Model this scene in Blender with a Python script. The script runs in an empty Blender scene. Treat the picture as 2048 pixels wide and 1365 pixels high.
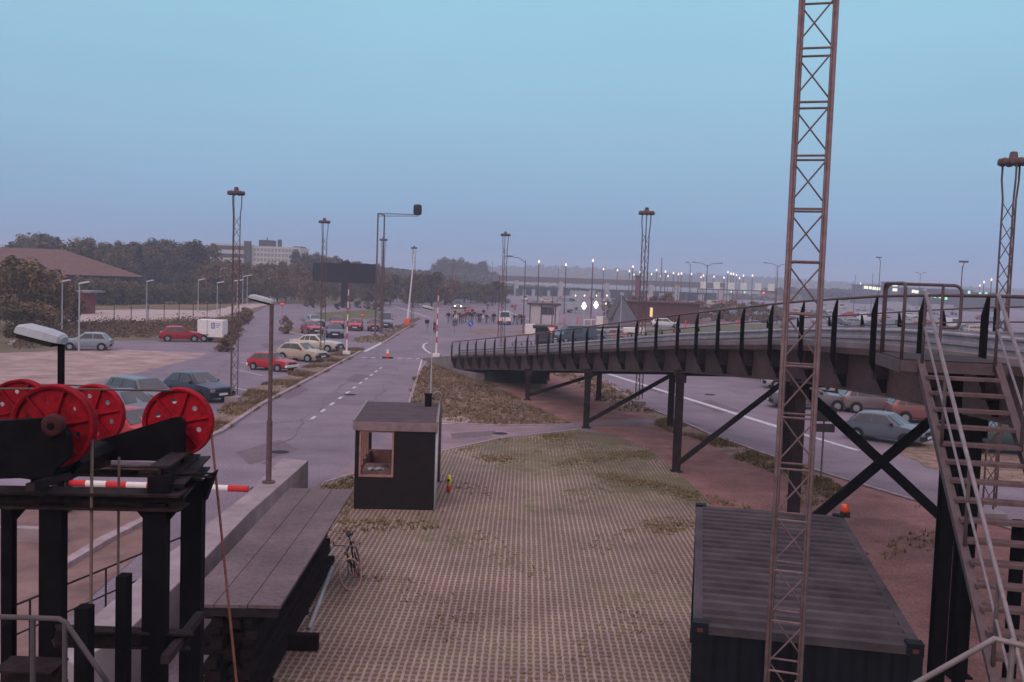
import bpy, math, random
from mathutils import Vector, Matrix
from mathutils.geometry import tessellate_polygon
random.seed(7)
SC = bpy.context.scene
COL = SC.collection
R_ = math.radians
# ------------------------------------------------------------------ camera
CAMH = 6.6; FPX = 1930.0; PITCH = R_(3.63); ROLL = R_(1.95)
Fv = Vector((0, math.cos(PITCH), -math.sin(PITCH)))
U0 = Vector((0, math.sin(PITCH), math.cos(PITCH))); R0 = Vector((1, 0, 0))
Rv = math.cos(ROLL) * R0 + math.sin(ROLL) * U0
Uv = -math.sin(ROLL) * R0 + math.cos(ROLL) * U0
CAM = Vector((0, 0, CAMH))
cd = bpy.data.cameras.new('camera'); cam = bpy.data.objects.new('camera', cd); COL.objects.link(cam)
cd.sensor_width = 36; cd.lens = FPX / 2048 * 36; cd.clip_start = 0.1; cd.clip_end = 9000
mm = Matrix((Rv, Uv, -Fv)).transposed().to_4x4(); mm.translation = CAM
cam.matrix_world = mm; SC.camera = cam
# ------------------------------------------------------------------ world, sun, exposure
SUN_EL, SUN_ROT = R_(32), R_(200)
w = bpy.data.worlds.new('World'); SC.world = w; w.use_nodes = True
nt = w.node_tree; nt.nodes.clear(); N = nt.nodes.new; L = nt.links.new
out = N('ShaderNodeOutputWorld'); bg = N('ShaderNodeBackground')
sky = N('ShaderNodeTexSky'); sky.sky_type = 'NISHITA'; sky.sun_disc = False
sky.sun_elevation = SUN_EL; sky.sun_rotation = SUN_ROT; sky.dust_density = 4.0
tc = N('ShaderNodeTexCoord'); sp = N('ShaderNodeSeparateXYZ'); L(tc.outputs['Generated'], sp.inputs[0])
rp = N('ShaderNodeValToRGB'); L(sp.outputs['Z'], rp.inputs[0])          # overcast dusk: the cloud layer by height
e = rp.color_ramp.elements
stops = [(0.0, (1.42, 2.25, 4.15)), (0.06, (1.72, 2.95, 4.65)), (0.14, (2.05, 3.65, 5.0)), (0.28, (2.35, 4.45, 5.6)),
         (0.55, (5.2, 4.9, 6.2)), (1.0, (8.4, 7.2, 8.6))]
while len(e) < len(stops): e.new(0.5)
for el, (p, c) in zip(e, stops): el.position = p; el.color = (c[0] / 10, c[1] / 10, c[2] / 10, 1)
sc10 = N('ShaderNodeVectorMath'); sc10.operation = 'SCALE'; sc10.inputs['Scale'].default_value = 10
L(rp.outputs[0], sc10.inputs[0])
nz = N('ShaderNodeTexNoise'); nz.inputs['Scale'].default_value = 2.2; nz.inputs['Detail'].default_value = 3
mpn = N('ShaderNodeMapping'); mpn.inputs['Scale'].default_value = (1, 1, 4); L(tc.outputs['Generated'], mpn.inputs[0]); L(mpn.outputs[0], nz.inputs['Vector'])
mr = N('ShaderNodeMapRange'); mr.inputs['To Min'].default_value = 0.90; mr.inputs['To Max'].default_value = 1.10; L(nz.outputs[0], mr.inputs[0])
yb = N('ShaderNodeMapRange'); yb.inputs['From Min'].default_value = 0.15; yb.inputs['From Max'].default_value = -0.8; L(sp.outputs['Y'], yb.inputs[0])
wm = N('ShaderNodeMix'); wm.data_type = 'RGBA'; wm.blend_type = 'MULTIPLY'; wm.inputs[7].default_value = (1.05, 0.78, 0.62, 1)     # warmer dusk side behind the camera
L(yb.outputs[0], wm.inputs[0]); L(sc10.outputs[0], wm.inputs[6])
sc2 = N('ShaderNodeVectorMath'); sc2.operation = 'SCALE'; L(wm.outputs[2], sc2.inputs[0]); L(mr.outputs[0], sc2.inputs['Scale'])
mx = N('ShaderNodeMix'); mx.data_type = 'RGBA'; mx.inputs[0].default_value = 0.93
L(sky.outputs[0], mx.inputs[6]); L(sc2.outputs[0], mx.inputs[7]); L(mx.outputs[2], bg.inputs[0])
bg.inputs[1].default_value = 0.10
L(bg.outputs[0], out.inputs[0])
sd = bpy.data.lights.new('sun', 'SUN'); sun = bpy.data.objects.new('sun', sd); COL.objects.link(sun)
sd.energy = 0.65; sd.angle = R_(25); sd.color = (1.0, 0.80, 0.80)
sdir = Vector((math.cos(SUN_EL) * math.sin(SUN_ROT), math.cos(SUN_EL) * math.cos(SUN_ROT), math.sin(SUN_EL)))
sun.rotation_euler = sdir.to_track_quat('Z', 'Y').to_euler(); sun.location = (0, -20, 40)
vs = SC.view_settings; vs.view_transform = 'Standard'; vs.look = 'None'; vs.exposure = 0.5; vs.gamma = 1.0; vs.use_curve_mapping = False
SC.cycles.volume_bounces = 1; SC.cycles.max_bounces = 6; SC.cycles.transparent_max_bounces = 12
# ------------------------------------------------------------------ helpers
def ray(px, py): return (Fv + (px - 1024) / FPX * Rv - (py - 682.5) / FPX * Uv)
def G(px, py, z=0.0):
    r = ray(px, py); t = (z - CAMH) / r.z; return CAM + r * t
def D(px, py, d):
    r = ray(px, py); return CAM + r * (d / r.y)
def GX(px, d, z=0.0):                      # the point at distance d and height z under picture column px
    v = (z - CAMH)
    # px = 1024 + F*(p.R)/(p.F), solve for x
    k = (px - 1024) / FPX
    a = d * Fv.y + v * Fv.z; b0 = d * Rv.y + v * Rv.z
    return Vector(((k * a - b0) / Rv.x, d, z))
def hz(px): return 560 + (px - 1024) * 0.034

MATS = {}
def M(name, col, rough=0.85, metal=0.0, var=0.18, scale=2.0, col2=None, bump=0.0, bscale=20.0, island=0.0, objrand=0.0,
      emit=None, estr=1.0, trans=0.0, spec=0.2, coat=0.0, grain=0.0, patch=0.0):
    if name in MATS: return MATS[name]
    m = bpy.data.materials.new(name); m.use_nodes = True; t = m.node_tree; MATS[name] = m
    b = t.nodes['Principled BSDF']; n = t.nodes.new; l = t.links.new
    b.inputs['Roughness'].default_value = rough; b.inputs['Metallic'].default_value = metal
    b.inputs['Specular IOR Level'].default_value = spec
    if coat: b.inputs['Coat Weight'].default_value = coat; b.inputs['Coat Roughness'].default_value = 0.12
    if trans: b.inputs['Transmission Weight'].default_value = trans; b.inputs['IOR'].default_value = 1.05
    c = tuple(col) + (1,)
    if emit:
        b.inputs['Base Color'].default_value = c
        b.inputs['Emission Color'].default_value = tuple(emit) + (1,); b.inputs['Emission Strength'].default_value = estr
        return m
    geo = n('ShaderNodeNewGeometry')
    no = n('ShaderNodeTexNoise'); no.inputs['Scale'].default_value = scale; no.inputs['Detail'].default_value = 6
    no.inputs['Roughness'].default_value = 0.65
    l(geo.outputs['Position'], no.inputs['Vector'])
    ra = n('ShaderNodeMapRange'); ra.inputs['From Min'].default_value = 0.32; ra.inputs['From Max'].default_value = 0.68
    l(no.outputs[0], ra.inputs[0])
    mi = n('ShaderNodeMix'); mi.data_type = 'RGBA'
    lo = tuple(x * (1 - var) for x in col) + (1,); hi = tuple(col2) + (1,) if col2 else tuple(min(1, x * (1 + var)) for x in col) + (1,)
    if col2: lo = c
    mi.inputs[6].default_value = lo; mi.inputs[7].default_value = hi
    l(ra.outputs[0], mi.inputs[0]); res = mi.outputs[2]
    for amt, src in ((island, 'Random Per Island'), (objrand, None)):
        if amt:
            if src: o = geo.outputs[src]
            else: o = n('ShaderNodeObjectInfo').outputs['Random']
            r2 = n('ShaderNodeMapRange'); r2.inputs['To Min'].default_value = 1 - amt; r2.inputs['To Max'].default_value = 1 + amt
            l(o, r2.inputs[0]); h = n('ShaderNodeVectorMath'); h.operation = 'SCALE'
            l(res, h.inputs[0]); l(r2.outputs[0], h.inputs['Scale']); res = h.outputs[0]
    for amt, sc_ in ((grain, 14.0), (patch, 0.09), (patch, 0.6)):
        if amt:
            n4 = n('ShaderNodeTexNoise'); n4.inputs['Scale'].default_value = sc_; n4.inputs['Detail'].default_value = 4; l(geo.outputs['Position'], n4.inputs['Vector'])
            r4 = n('ShaderNodeMapRange'); r4.inputs['From Min'].default_value = .3; r4.inputs['From Max'].default_value = .7; r4.inputs['To Min'].default_value = 1 - amt; r4.inputs['To Max'].default_value = 1 + amt
            l(n4.outputs[0], r4.inputs[0]); h4 = n('ShaderNodeVectorMath'); h4.operation = 'SCALE'; l(res, h4.inputs[0]); l(r4.outputs[0], h4.inputs['Scale']); res = h4.outputs[0]
    l(res, b.inputs['Base Color'])
    if bump:
        n2 = n('ShaderNodeTexNoise'); n2.inputs['Scale'].default_value = bscale; n2.inputs['Detail'].default_value = 5
        l(geo.outputs['Position'], n2.inputs['Vector'])
        bp = n('ShaderNodeBump'); bp.inputs['Strength'].default_value = min(1, bump); bp.inputs['Distance'].default_value = 0.02
        l(n2.outputs[0], bp.inputs['Height']); l(bp.outputs[0], b.inputs['Normal'])
    return m

class MB:
    def __init__(s): s.v = []; s.f = []; s.m = []
    def add(s, vs, fs, mi=0):
        o = len(s.v); s.v += [Vector(x) for x in vs]; s.f += [tuple(i + o for i in f) for f in fs]; s.m += [mi] * len(fs)
        return s
    def obox(s, c, ax, ay, az, mi=0):
        c = Vector(c); vs = [c + ax * i + ay * j + az * k for i in (-1, 1) for j in (-1, 1) for k in (-1, 1)]
        return s.add(vs, [(0, 1, 3, 2), (4, 6, 7, 5), (0, 4, 5, 1), (2, 3, 7, 6), (0, 2, 6, 4), (1, 5, 7, 3)], mi)
    def box(s, x0, x1, y0, y1, z0, z1, mi=0):
        return s.obox(((x0 + x1) / 2, (y0 + y1) / 2, (z0 + z1) / 2), Vector(((x1 - x0) / 2, 0, 0)), Vector((0, (y1 - y0) / 2, 0)), Vector((0, 0, (z1 - z0) / 2)), mi)
    def beam(s, a, b, w, h, up=(0, 0, 1), mi=0):
        a = Vector(a); b = Vector(b); d = b - a; up = Vector(up)
        if abs(d.normalized().dot(up)) > 0.98: up = Vector((0, 1, 0)) if abs(d.normalized().y) < 0.9 else Vector((1, 0, 0))
        x = d.cross(up).normalized(); z = x.cross(d).normalized()
        return s.obox((a + b) / 2, x * w / 2, d / 2, z * h / 2, mi)
    def ibeam(s, a, b, w, h, t=0.02, up=(0, 0, 1), mi=0):
        a = Vector(a); b = Vector(b); d = b - a; up = Vector(up)
        if abs(d.normalized().dot(up)) > 0.98: up = Vector((0, 1, 0))
        x = d.cross(up).normalized(); z = x.cross(d).normalized(); c = (a + b) / 2
        s.obox(c, x * t / 2, d / 2 * .999, z * (h / 2 - t), mi)
        s.obox(c + z * (h - t) / 2, x * w / 2, d / 2, z * t / 2, mi); s.obox(c - z * (h - t) / 2, x * w / 2, d / 2, z * t / 2, mi)
        return s
    def cyl(s, a, b, r1, r2=None, n=8, mi=0, cap=True):
        r2 = r1 if r2 is None else r2; a = Vector(a); b = Vector(b); d = (b - a).normalized()
        x = d.orthogonal().normalized(); y = d.cross(x); vs = []
        for c, r in ((a, r1), (b, r2)):
            for k in range(n):
                t = 2 * math.pi * k / n; vs.append(c + x * math.cos(t) * r + y * math.sin(t) * r)
        fs = [(k, (k + 1) % n, n + (k + 1) % n, n + k) for k in range(n)]
        if cap: fs += [tuple(range(n))[::-1], tuple(range(n, 2 * n))]
        return s.add(vs, fs, mi)
    def tube(s, pts, r, n=6, mi=0):
        pts = [Vector(p) for p in pts]; m = len(pts); vs = []; prev = None
        for i, p in enumerate(pts):
            d = (pts[min(i + 1, m - 1)] - pts[max(i - 1, 0)]).normalized()
            if prev is None: x = d.orthogonal().normalized()
            else: x = (prev - d * prev.dot(d)).normalized()
            prev = x; y = d.cross(x); rr = r[i] if isinstance(r, (list, tuple)) else r
            for k in range(n):
                t = 2 * math.pi * k / n; vs.append(p + x * math.cos(t) * rr + y * math.sin(t) * rr)
        fs = [(i * n + k, i * n + (k + 1) % n, (i + 1) * n + (k + 1) % n, (i + 1) * n + k) for i in range(m - 1) for k in range(n)]
        fs += [tuple(range(n))[::-1], tuple(range((m - 1) * n, m * n))]
        return s.add(vs, fs, mi)
    def prism(s, pts, ext, mi=0):
        pts = [Vector(p) for p in pts]; n = len(pts); ext = Vector(ext)
        vs = pts + [p + ext for p in pts]
        return s.add(vs, [tuple(range(n))[::-1], tuple(range(n, 2 * n))] + [(k, (k + 1) % n, n + (k + 1) % n, n + k) for k in range(n)], mi)
    def lathe(s, c, prof, n=16, axis='z', mi=0):
        c = Vector(c); vs = []
        for (r, h) in prof:
            for k in range(n):
                t = 2 * math.pi * k / n; a, b = r * math.cos(t), r * math.sin(t)
                vs.append(c + (Vector((a, b, h)) if axis == 'z' else Vector((a, h, b)) if axis == 'y' else Vector((h, a, b))))
        m = len(prof)
        fs = [(i * n + k, i * n + (k + 1) % n, (i + 1) * n + (k + 1) % n, (i + 1) * n + k) for i in range(m - 1) for k in range(n)]
        fs += [tuple(range(n))[::-1], tuple(range((m - 1) * n, m * n))]
        return s.add(vs, fs, mi)
    def build(s, name, mat, parent=None, org=None, smooth=False, bevel=0):
        o0 = ORG.get(parent.name, Vector()) if parent else (Vector(org) if org is not None else Vector())
        me = bpy.data.meshes.new(name); me.from_pydata([v - o0 for v in s.v], [], s.f)
        for m in (mat if isinstance(mat, (list, tuple)) else [mat]): me.materials.append(m)
        if any(s.m):
            for p, mi in zip(me.polygons, s.m): p.material_index = mi
        if smooth:
            for p in me.polygons: p.use_smooth = True
        me.update(); o = bpy.data.objects.new(name, me); COL.objects.link(o)
        if parent: o.parent = parent; ORG[o.name] = o0
        else: o.location = o0; ORG[o.name] = o0
        if bevel:
            bv = o.modifiers.new('bevel', 'BEVEL'); bv.width = bevel; bv.segments = 2; bv.limit_method = 'ANGLE'
        return o
ORG = {}
def tag(o, label, cat, group=None, kind=None):
    o['label'] = label; o['category'] = cat
    if group: o['group'] = group
    if kind: o['kind'] = kind
    return o
def thing(name, label, cat, loc=(0, 0, 0), group=None):
    o = bpy.data.objects.new(name, None); COL.objects.link(o); o.location = loc; o.empty_display_size = 0.3
    ORG[o.name] = Vector(loc); return tag(o, label, cat, group)
def struct(o): o['kind'] = 'structure'; return o
def kids(o): return [c for c in CH.get(o.name, [])]
def dup(o, label=None, parent=None):
    c = o.copy(); COL.objects.link(c); ORG[c.name] = ORG.get(o.name, Vector())
    if parent: c.parent = parent
    if label: c['label'] = label
    for ch in [x for x in o.children]: dup(ch, None, c)
    return c
def setmat(o, i, m):
    o.material_slots[i].link = 'OBJECT'; o.material_slots[i].material = m
ORD = ['first', 'second', 'third', 'fourth', 'fifth', 'sixth', 'seventh', 'eighth', 'ninth', 'tenth', 'eleventh', 'twelfth',
       'thirteenth', 'fourteenth', 'fifteenth', 'sixteenth', 'seventeenth', 'eighteenth', 'nineteenth', 'twentieth']
for t_ in ('twenty', 'thirty', 'forty'):
    ORD += [t_ + '-' + x for x in ORD[:9]] + [{'twenty': 'thirtieth', 'thirty': 'fortieth', 'forty': 'fiftieth'}[t_]]
# ------------------------------------------------------------------ materials
asph = M('asphalt', (0.205, 0.167, 0.203), 0.9, var=0.12, scale=0.35, bump=0.5, bscale=40, grain=.22, patch=.12)
asph2 = M('asphalt_worn', (0.245, 0.18, 0.205), 0.9, var=0.14, scale=0.5, bump=0.5, bscale=30, grain=.22, patch=.12)
gravel = M('gravel', (0.33, 0.235, 0.22), 0.95, var=0.2, scale=0.6, bump=0.8, bscale=25, grain=.25, patch=.12)
dirt = M('reddish_dirt', (0.21, 0.10, 0.09), 0.97, scale=0.9, col2=(0.34, 0.18, 0.165), bump=0.9, bscale=15, grain=.3, patch=.15)
field = M('field_grass', (0.10, 0.085, 0.05), 0.97, scale=0.15, col2=(0.17, 0.13, 0.085), bump=1, bscale=6)
verge = M('verge_grass', (0.10, 0.07, 0.045), 0.97, scale=1.6, col2=(0.32, 0.215, 0.18), bump=1, bscale=12, grain=.3, patch=.12)
lawn = M('green_lawn', (0.085, 0.10, 0.045), 0.97, scale=0.5, col2=(0.13, 0.125, 0.06), bump=1, bscale=12)
pathm = M('pale_path', (0.42, 0.33, 0.31), 0.9, scale=0.8, var=0.15)
kerbm = M('kerb_concrete', (0.34, 0.26, 0.28), 0.9, scale=3, var=0.25)
conc = M('grey_concrete', (0.30, 0.245, 0.265), 0.9, scale=1.5, var=0.22, bump=0.4, bscale=25)
whitep = M('road_paint', (0.50, 0.51, 0.56), 0.8, scale=4, var=0.3)
black = M('black_steel', (0.006, 0.005, 0.007), 0.7, scale=5, var=0.4, bump=0.15, spec=.06)
darkst = M('dark_steel', (0.026, 0.018, 0.021), 0.7, scale=4, var=0.4, bump=0.15, spec=.1)
girdm = M('girder_paint', (0.060, 0.043, 0.048), 0.7, scale=1.2, col2=(0.085, 0.05, 0.045), bump=0.1, spec=.1, grain=.2, patch=.25)
galv = M('galvanised_steel', (0.24, 0.20, 0.21), 0.5, 0.35, scale=8, var=0.2)
galvd = M('weathered_steel', (0.13, 0.085, 0.088), 0.7, 0.1, scale=8, var=0.3)
rail_m = M('barrier_steel', (0.34, 0.31, 0.34), 0.5, 0.3, scale=3, var=0.2)
redp = M('red_paint', (0.34, 0.004, 0.016), 0.6, scale=5, col2=(0.22, 0.006, 0.014), bump=0.2, spec=.12, grain=.3, patch=.22)
rust = M('rusty_cable', (0.16, 0.065, 0.05), 0.8, scale=20, var=0.3)
whitem = M('white_paint', (0.72, 0.68, 0.68), 0.6, scale=4, var=0.08)
redw = M('sign_red', (0.55, 0.03, 0.03), 0.6, scale=4, var=0.1)
lampm = M('luminaire_shell', (0.38, 0.40, 0.45), 0.4, scale=6, var=0.1)
glass = M('window_glass', (0.05, 0.055, 0.065), 0.1, scale=1, var=0.3, spec=0.5)
clearg = M('clear_glass', (0.9, 0.93, 0.95), 0.02, scale=1, var=0.01, trans=1.0)
tyre = M('tyre_rubber', (0.015, 0.014, 0.015), 0.85, scale=10, var=0.2)
rimm = M('wheel_rim', (0.33, 0.33, 0.35), 0.4, 0.5, scale=10, var=0.15)
plast = M('black_plastic', (0.02, 0.019, 0.021), 0.6, scale=10, var=0.2)
orange = M('orange_plastic', (0.85, 0.12, 0.02), 0.5, scale=6, var=0.1)
yellow = M('yellow_paint', (0.98, 0.80, 0.02), 0.5, scale=6, var=0.08)
litlamp = M('lit_lamp', (1, 0.9, 0.8), emit=(1.0, 0.72, 0.58), estr=.95)
litred = M('lit_red', (1, 0.1, 0.1), emit=(1.0, 0.08, 0.10), estr=1.6)
litgreen = M('lit_green', (0.3, 1, 0.6), emit=(0.35, 1.0, 0.62), estr=.5)
litwin = M('lit_window', (1, 1, 0.8), emit=(0.80, .95, 0.72), estr=0.6)
wood = M('pale_wood', (0.33, 0.17, 0.14), 0.8, scale=6, var=0.25)
dwood = M('dark_boards', (0.010, 0.006, 0.007), 0.9, scale=2, var=0.5, col2=(.018, .011, .011), bump=0.3, spec=.05)
# ------------------------------------------------------------------ ground
def lay(name, pts, z, mat, jit=0.0, step=1.2, kind='structure', ground=True):
    P = [(Vector((p[0], p[1], 0)) if not ground else G(p[0], p[1], 0)) for p in pts]
    Q = []
    for i, a in enumerate(P):
        b = P[(i + 1) % len(P)]; L_ = (b - a).length
        n = max(1, min(60, int(L_ / step))) if jit else 1
        for k in range(n):
            q = a.lerp(b, k / n)
            if jit and L_ > 0 and k: q += Vector((random.uniform(-1, 1), random.uniform(-1, 1), 0)) * jit * min(1.5, max(0.6, q.y / 50))
            Q.append(q)
    Q = [Vector((q.x, q.y, z)) for q in Q]
    tris = tessellate_polygon([Q]); mb = MB(); fs = []
    for t in tris:
        a, b, c = (Q[i] for i in t)
        fs.append(t if (b - a).cross(c - a).z > 0 else (t[0], t[2], t[1]))
    mb.add(Q, fs)
    o = mb.build(name, mat); 
    if kind: o['kind'] = kind
    return o, Q
def inpoly(x, y, Q):
    c = False; n = len(Q)
    for i in range(n):
        a, b = Q[i], Q[i - 1]
        if (a.y > y) != (b.y > y) and x < (b.x - a.x) * (y - a.y) / (b.y - a.y) + a.x: c = not c
    return c
mb = MB(); mb.add([(-3000, -40, 0), (3000, -40, 0), (3000, 4000, 0), (-3000, 4000, 0)], [(0, 1, 2, 3)])
struct(mb.build('ground', field))
ZS = [0.004 * i for i in range(1, 12)]
lay('road', [(-500, 1500), (-500, 740), (30, 712), (110, 700), (230, 682), (400, 681), (448, 688), (500, 632), (535, 612), (590, 607), (640, 613), (700, 604),
             (830, 596), (1000, 592), (1500, 596), (2700, 650), (2700, 1500)], ZS[0], asph)
lay('service_road', [(650, 966), (720, 944), (880, 903), (1000, 876), (1160, 852), (1320, 850), (1300, 838), (1160, 845), (1000, 853), (880, 846), (790, 860)], ZS[2], asph2)
lay('gravel_yard', [(-300, 716), (30, 706), (110, 703), (250, 700), (412, 707), (400, 714), (330, 732), (210, 762), (30, 795), (-300, 850)], ZS[1], gravel, 0.15)
lay('dirt_track', [(20, 690), (110, 640), (150, 622), (300, 619), (420, 622), (500, 606), (560, 598), (560, 604), (500, 618), (420, 640), (300, 644), (170, 645)], ZS[1], pathm, 0.3)
lay('quay_floor', [(-60, 1500), (-60, 1010), (120, 1000), (360, 1000), (290, 1100), (130, 1240), (60, 1500)], ZS[3], M('quay_paving', (0.20, 0.125, 0.115), 0.9, scale=0.9, var=0.3, bump=0.4), 0)
_, V1 = lay('roadside_verge', [(415, 872), (425, 838), (468, 800), (520, 772), (590, 742), (640, 722), (676, 697), (730, 697), (722, 704), (640, 748), (520, 812), (440, 866)], ZS[2], verge, 0.25)
_, V2 = lay('verge_island', [(700, 681), (735, 672), (778, 664), (795, 672), (765, 684), (720, 686)], ZS[2], verge, 0.4)
_, V3 = lay('verge_island', [(768, 664), (800, 650), (838, 636), (842, 640), (815, 658), (790, 668)], ZS[2], verge, 0.4)
_, V4 = lay('grass_triangle', [(820, 803), (838, 745), (862, 712), (884, 712), (905, 728), (940, 740), (985, 770), (1040, 800), (1110, 835), (1150, 850), (1000, 852), (880, 842)], ZS[2], verge, 0.3)
_, V5 = lay('dirt_bank', [(900, 738), (965, 738), (1100, 742), (1190, 752), (1290, 812), (1340, 832), (1420, 868), (1560, 918), (1700, 962), (1880, 1015), (2300, 1140), (2300, 1500), (1380, 1500),
             (1395, 1000), (1300, 900), (1160, 853), (1120, 838), (1040, 801), (985, 770)], ZS[1], dirt, 0.25)
_, V6 = lay('grass_fringe', [(1290, 818), (1340, 836), (1420, 872), (1560, 922), (1660, 955), (1700, 985), (1660, 1000), (1560, 955), (1440, 905), (1380, 875), (1310, 850)], ZS[3], verge, 0.45)
_, V7 = lay('grass_patch', [(1780, 898), (1850, 888), (2000, 905), (2100, 930), (2100, 985), (1960, 955), (1850, 935)], ZS[3], verge, 0.3)
_, V8 = lay('grass_patch', [(1100, 745), (1200, 756), (1280, 800), (1285, 826), (1230, 822), (1160, 775)], ZS[3], verge, 0.35)
lay('lawn', [(1120, 674), (1200, 668), (1300, 660), (1420, 652), (1560, 648), (1620, 660), (1500, 676), (1300, 694), (1180, 695)], ZS[2], lawn, 0.4)
lay('lawn', [(1130, 654), (1200, 640), (1330, 622), (1470, 616), (1600, 620), (1560, 634), (1400, 644), (1240, 656), (1160, 660)], ZS[2], verge, 0.4)
lay('traffic_island', [(925, 664), (965, 658), (1000, 660), (998, 667), (960, 669)], ZS[2], verge, 0.3)
lay('lawn', [(600, 640), (640, 626), (760, 618), (780, 626), (790, 634), (700, 640), (620, 646)], ZS[2], lawn, 0.4)
lay('verge_island', [(555, 662), (600, 655), (640, 660), (600, 668)], ZS[2], verge, 0.4)
# grass block paving: square concrete ribs with soil and grass in the holes
def paver_mat():
    m = bpy.data.materials.new('grass_block_paving'); m.use_nodes = True; t = m.node_tree; b = t.nodes['Principled BSDF']; n = t.nodes.new; l = t.links.new
    b.inputs['Roughness'].default_value = 0.95
    g = n('ShaderNodeNewGeometry'); mp = n('ShaderNodeMapping'); mp.inputs['Rotation'].default_value = (0, 0, R_(1)); mp.inputs['Scale'].default_value = (1 / 0.128, 1 / 0.175, 1)
    nw = n('ShaderNodeTexNoise'); nw.inputs['Scale'].default_value = 6; l(g.outputs['Position'], nw.inputs['Vector'])
    vm = n('ShaderNodeVectorMath'); vm.operation = 'MULTIPLY_ADD'; vm.inputs[1].default_value = (0.06, 0.06, 0); l(nw.outputs['Color'], vm.inputs[0]); l(g.outputs['Position'], vm.inputs[2])
    l(vm.outputs[0], mp.inputs[0]); s = n('ShaderNodeSeparateXYZ'); l(mp.outputs[0], s.inputs[0])
    def mth(op, a, bb=None, v=None):
        q = n('ShaderNodeMath'); q.operation = op; l(a, q.inputs[0])
        if bb is not None: l(bb, q.inputs[1])
        if v is not None: q.inputs[1].default_value = v
        return q.outputs[0]
    def edge(o, lim):
        return mth('LESS_THAN', mth('ABSOLUTE', mth('SUBTRACT', mth('FRACT', o), v=0.5)), v=lim)
    inx = edge(s.outputs[0], 0.33); hole = mth('MULTIPLY', inx, edge(s.outputs[1], 0.31)); sp_ = n('ShaderNodeSeparateXYZ'); l(g.outputs['Position'], sp_.inputs[0])
    n1 = n('ShaderNodeTexNoise'); n1.inputs['Scale'].default_value = 0.28; n1.inputs['Detail'].default_value = 5; l(g.outputs['Position'], n1.inputs['Vector'])
    n3 = n('ShaderNodeTexNoise'); n3.inputs['Scale'].default_value = 2.3; n3.inputs['Detail'].default_value = 4; l(g.outputs['Position'], n3.inputs['Vector'])
    grow = mth('ADD', mth('MULTIPLY', n1.outputs[0], v=1.3), mth('MULTIPLY', n3.outputs[0], v=0.8))
    # the far right corner of the yard is the most overgrown
    reg = mth('ADD', mth('MULTIPLY', mth('SUBTRACT', sp_.outputs[1], v=30.0), v=0.055), mth('MULTIPLY', mth('SUBTRACT', sp_.outputs[0], v=1.0), v=0.075))
    cl = n('ShaderNodeClamp'); cl.inputs['Max'].default_value = 0.31; l(reg, cl.inputs[0]); grow = mth('ADD', grow, cl.outputs[0])
    r = n('ShaderNodeMapRange'); r.inputs['From Min'].default_value = 0.95; r.inputs['From Max'].default_value = 1.25; l(grow, r.inputs[0])
    soil = n('ShaderNodeMix'); soil.data_type = 'RGBA'; soil.inputs[6].default_value = (0.15, 0.082, 0.05, 1); soil.inputs[7].default_value = (0.15, 0.112, 0.045, 1); l(r.outputs[0], soil.inputs[0])
    con = n('ShaderNodeMix'); con.data_type = 'RGBA'; con.inputs[6].default_value = (0.23, 0.168, 0.148, 1); con.inputs[7].default_value = (0.42, 0.335, 0.315, 1); l(n3.outputs[0], con.inputs[0])
    bar = n('ShaderNodeMix'); bar.data_type = 'RGBA'; bar.inputs[0].default_value = 0.50; l(con.outputs[2], bar.inputs[6]); l(soil.outputs[2], bar.inputs[7])
    m0 = n('ShaderNodeMix'); m0.data_type = 'RGBA'; l(inx, m0.inputs[0]); l(con.outputs[2], m0.inputs[6]); l(bar.outputs[2], m0.inputs[7])
    mi = n('ShaderNodeMix'); mi.data_type = 'RGBA'; l(hole, mi.inputs[0]); l(m0.outputs[2], mi.inputs[6]); l(soil.outputs[2], mi.inputs[7])
    r3 = n('ShaderNodeMapRange'); r3.inputs['From Min'].default_value = 1.22; r3.inputs['From Max'].default_value = 1.40; r3.inputs['To Max'].default_value = 0.75; l(grow, r3.inputs[0])
    over = n('ShaderNodeMix'); over.data_type = 'RGBA'; over.inputs[7].default_value = (0.12, 0.105, 0.045, 1); l(r3.outputs[0], over.inputs[0]); l(mi.outputs[2], over.inputs[6])
    n5 = n('ShaderNodeTexNoise'); n5.inputs['Scale'].default_value = 0.45; n5.inputs['Detail'].default_value = 7; l(g.outputs['Position'], n5.inputs['Vector'])
    r5 = n('ShaderNodeMapRange'); r5.inputs['From Min'].default_value = .35; r5.inputs['From Max'].default_value = .65; r5.inputs['To Min'].default_value = .78; r5.inputs['To Max'].default_value = 1.12; l(n5.outputs[0], r5.inputs[0])
    s5 = n('ShaderNodeVectorMath'); s5.operation = 'SCALE'; l(over.outputs[2], s5.inputs[0]); l(r5.outputs[0], s5.inputs['Scale']); l(s5.outputs[0], b.inputs['Base Color'])
    bp = n('ShaderNodeBump'); bp.invert = True; bp.inputs['Strength'].default_value = 0.7; bp.inputs['Distance'].default_value = 0.03; l(hole, bp.inputs['Height']); l(bp.outputs[0], b.inputs['Normal'])
    return m
_, VP = lay('block_paving', [(330, 1500), (560, 1080), (640, 968), (720, 946), (880, 905), (1000, 879), (1155, 862), (1230, 872), (1300, 900), (1400, 985), (1450, 1050), (1450, 1500)], ZS[4], paver_mat())
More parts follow.
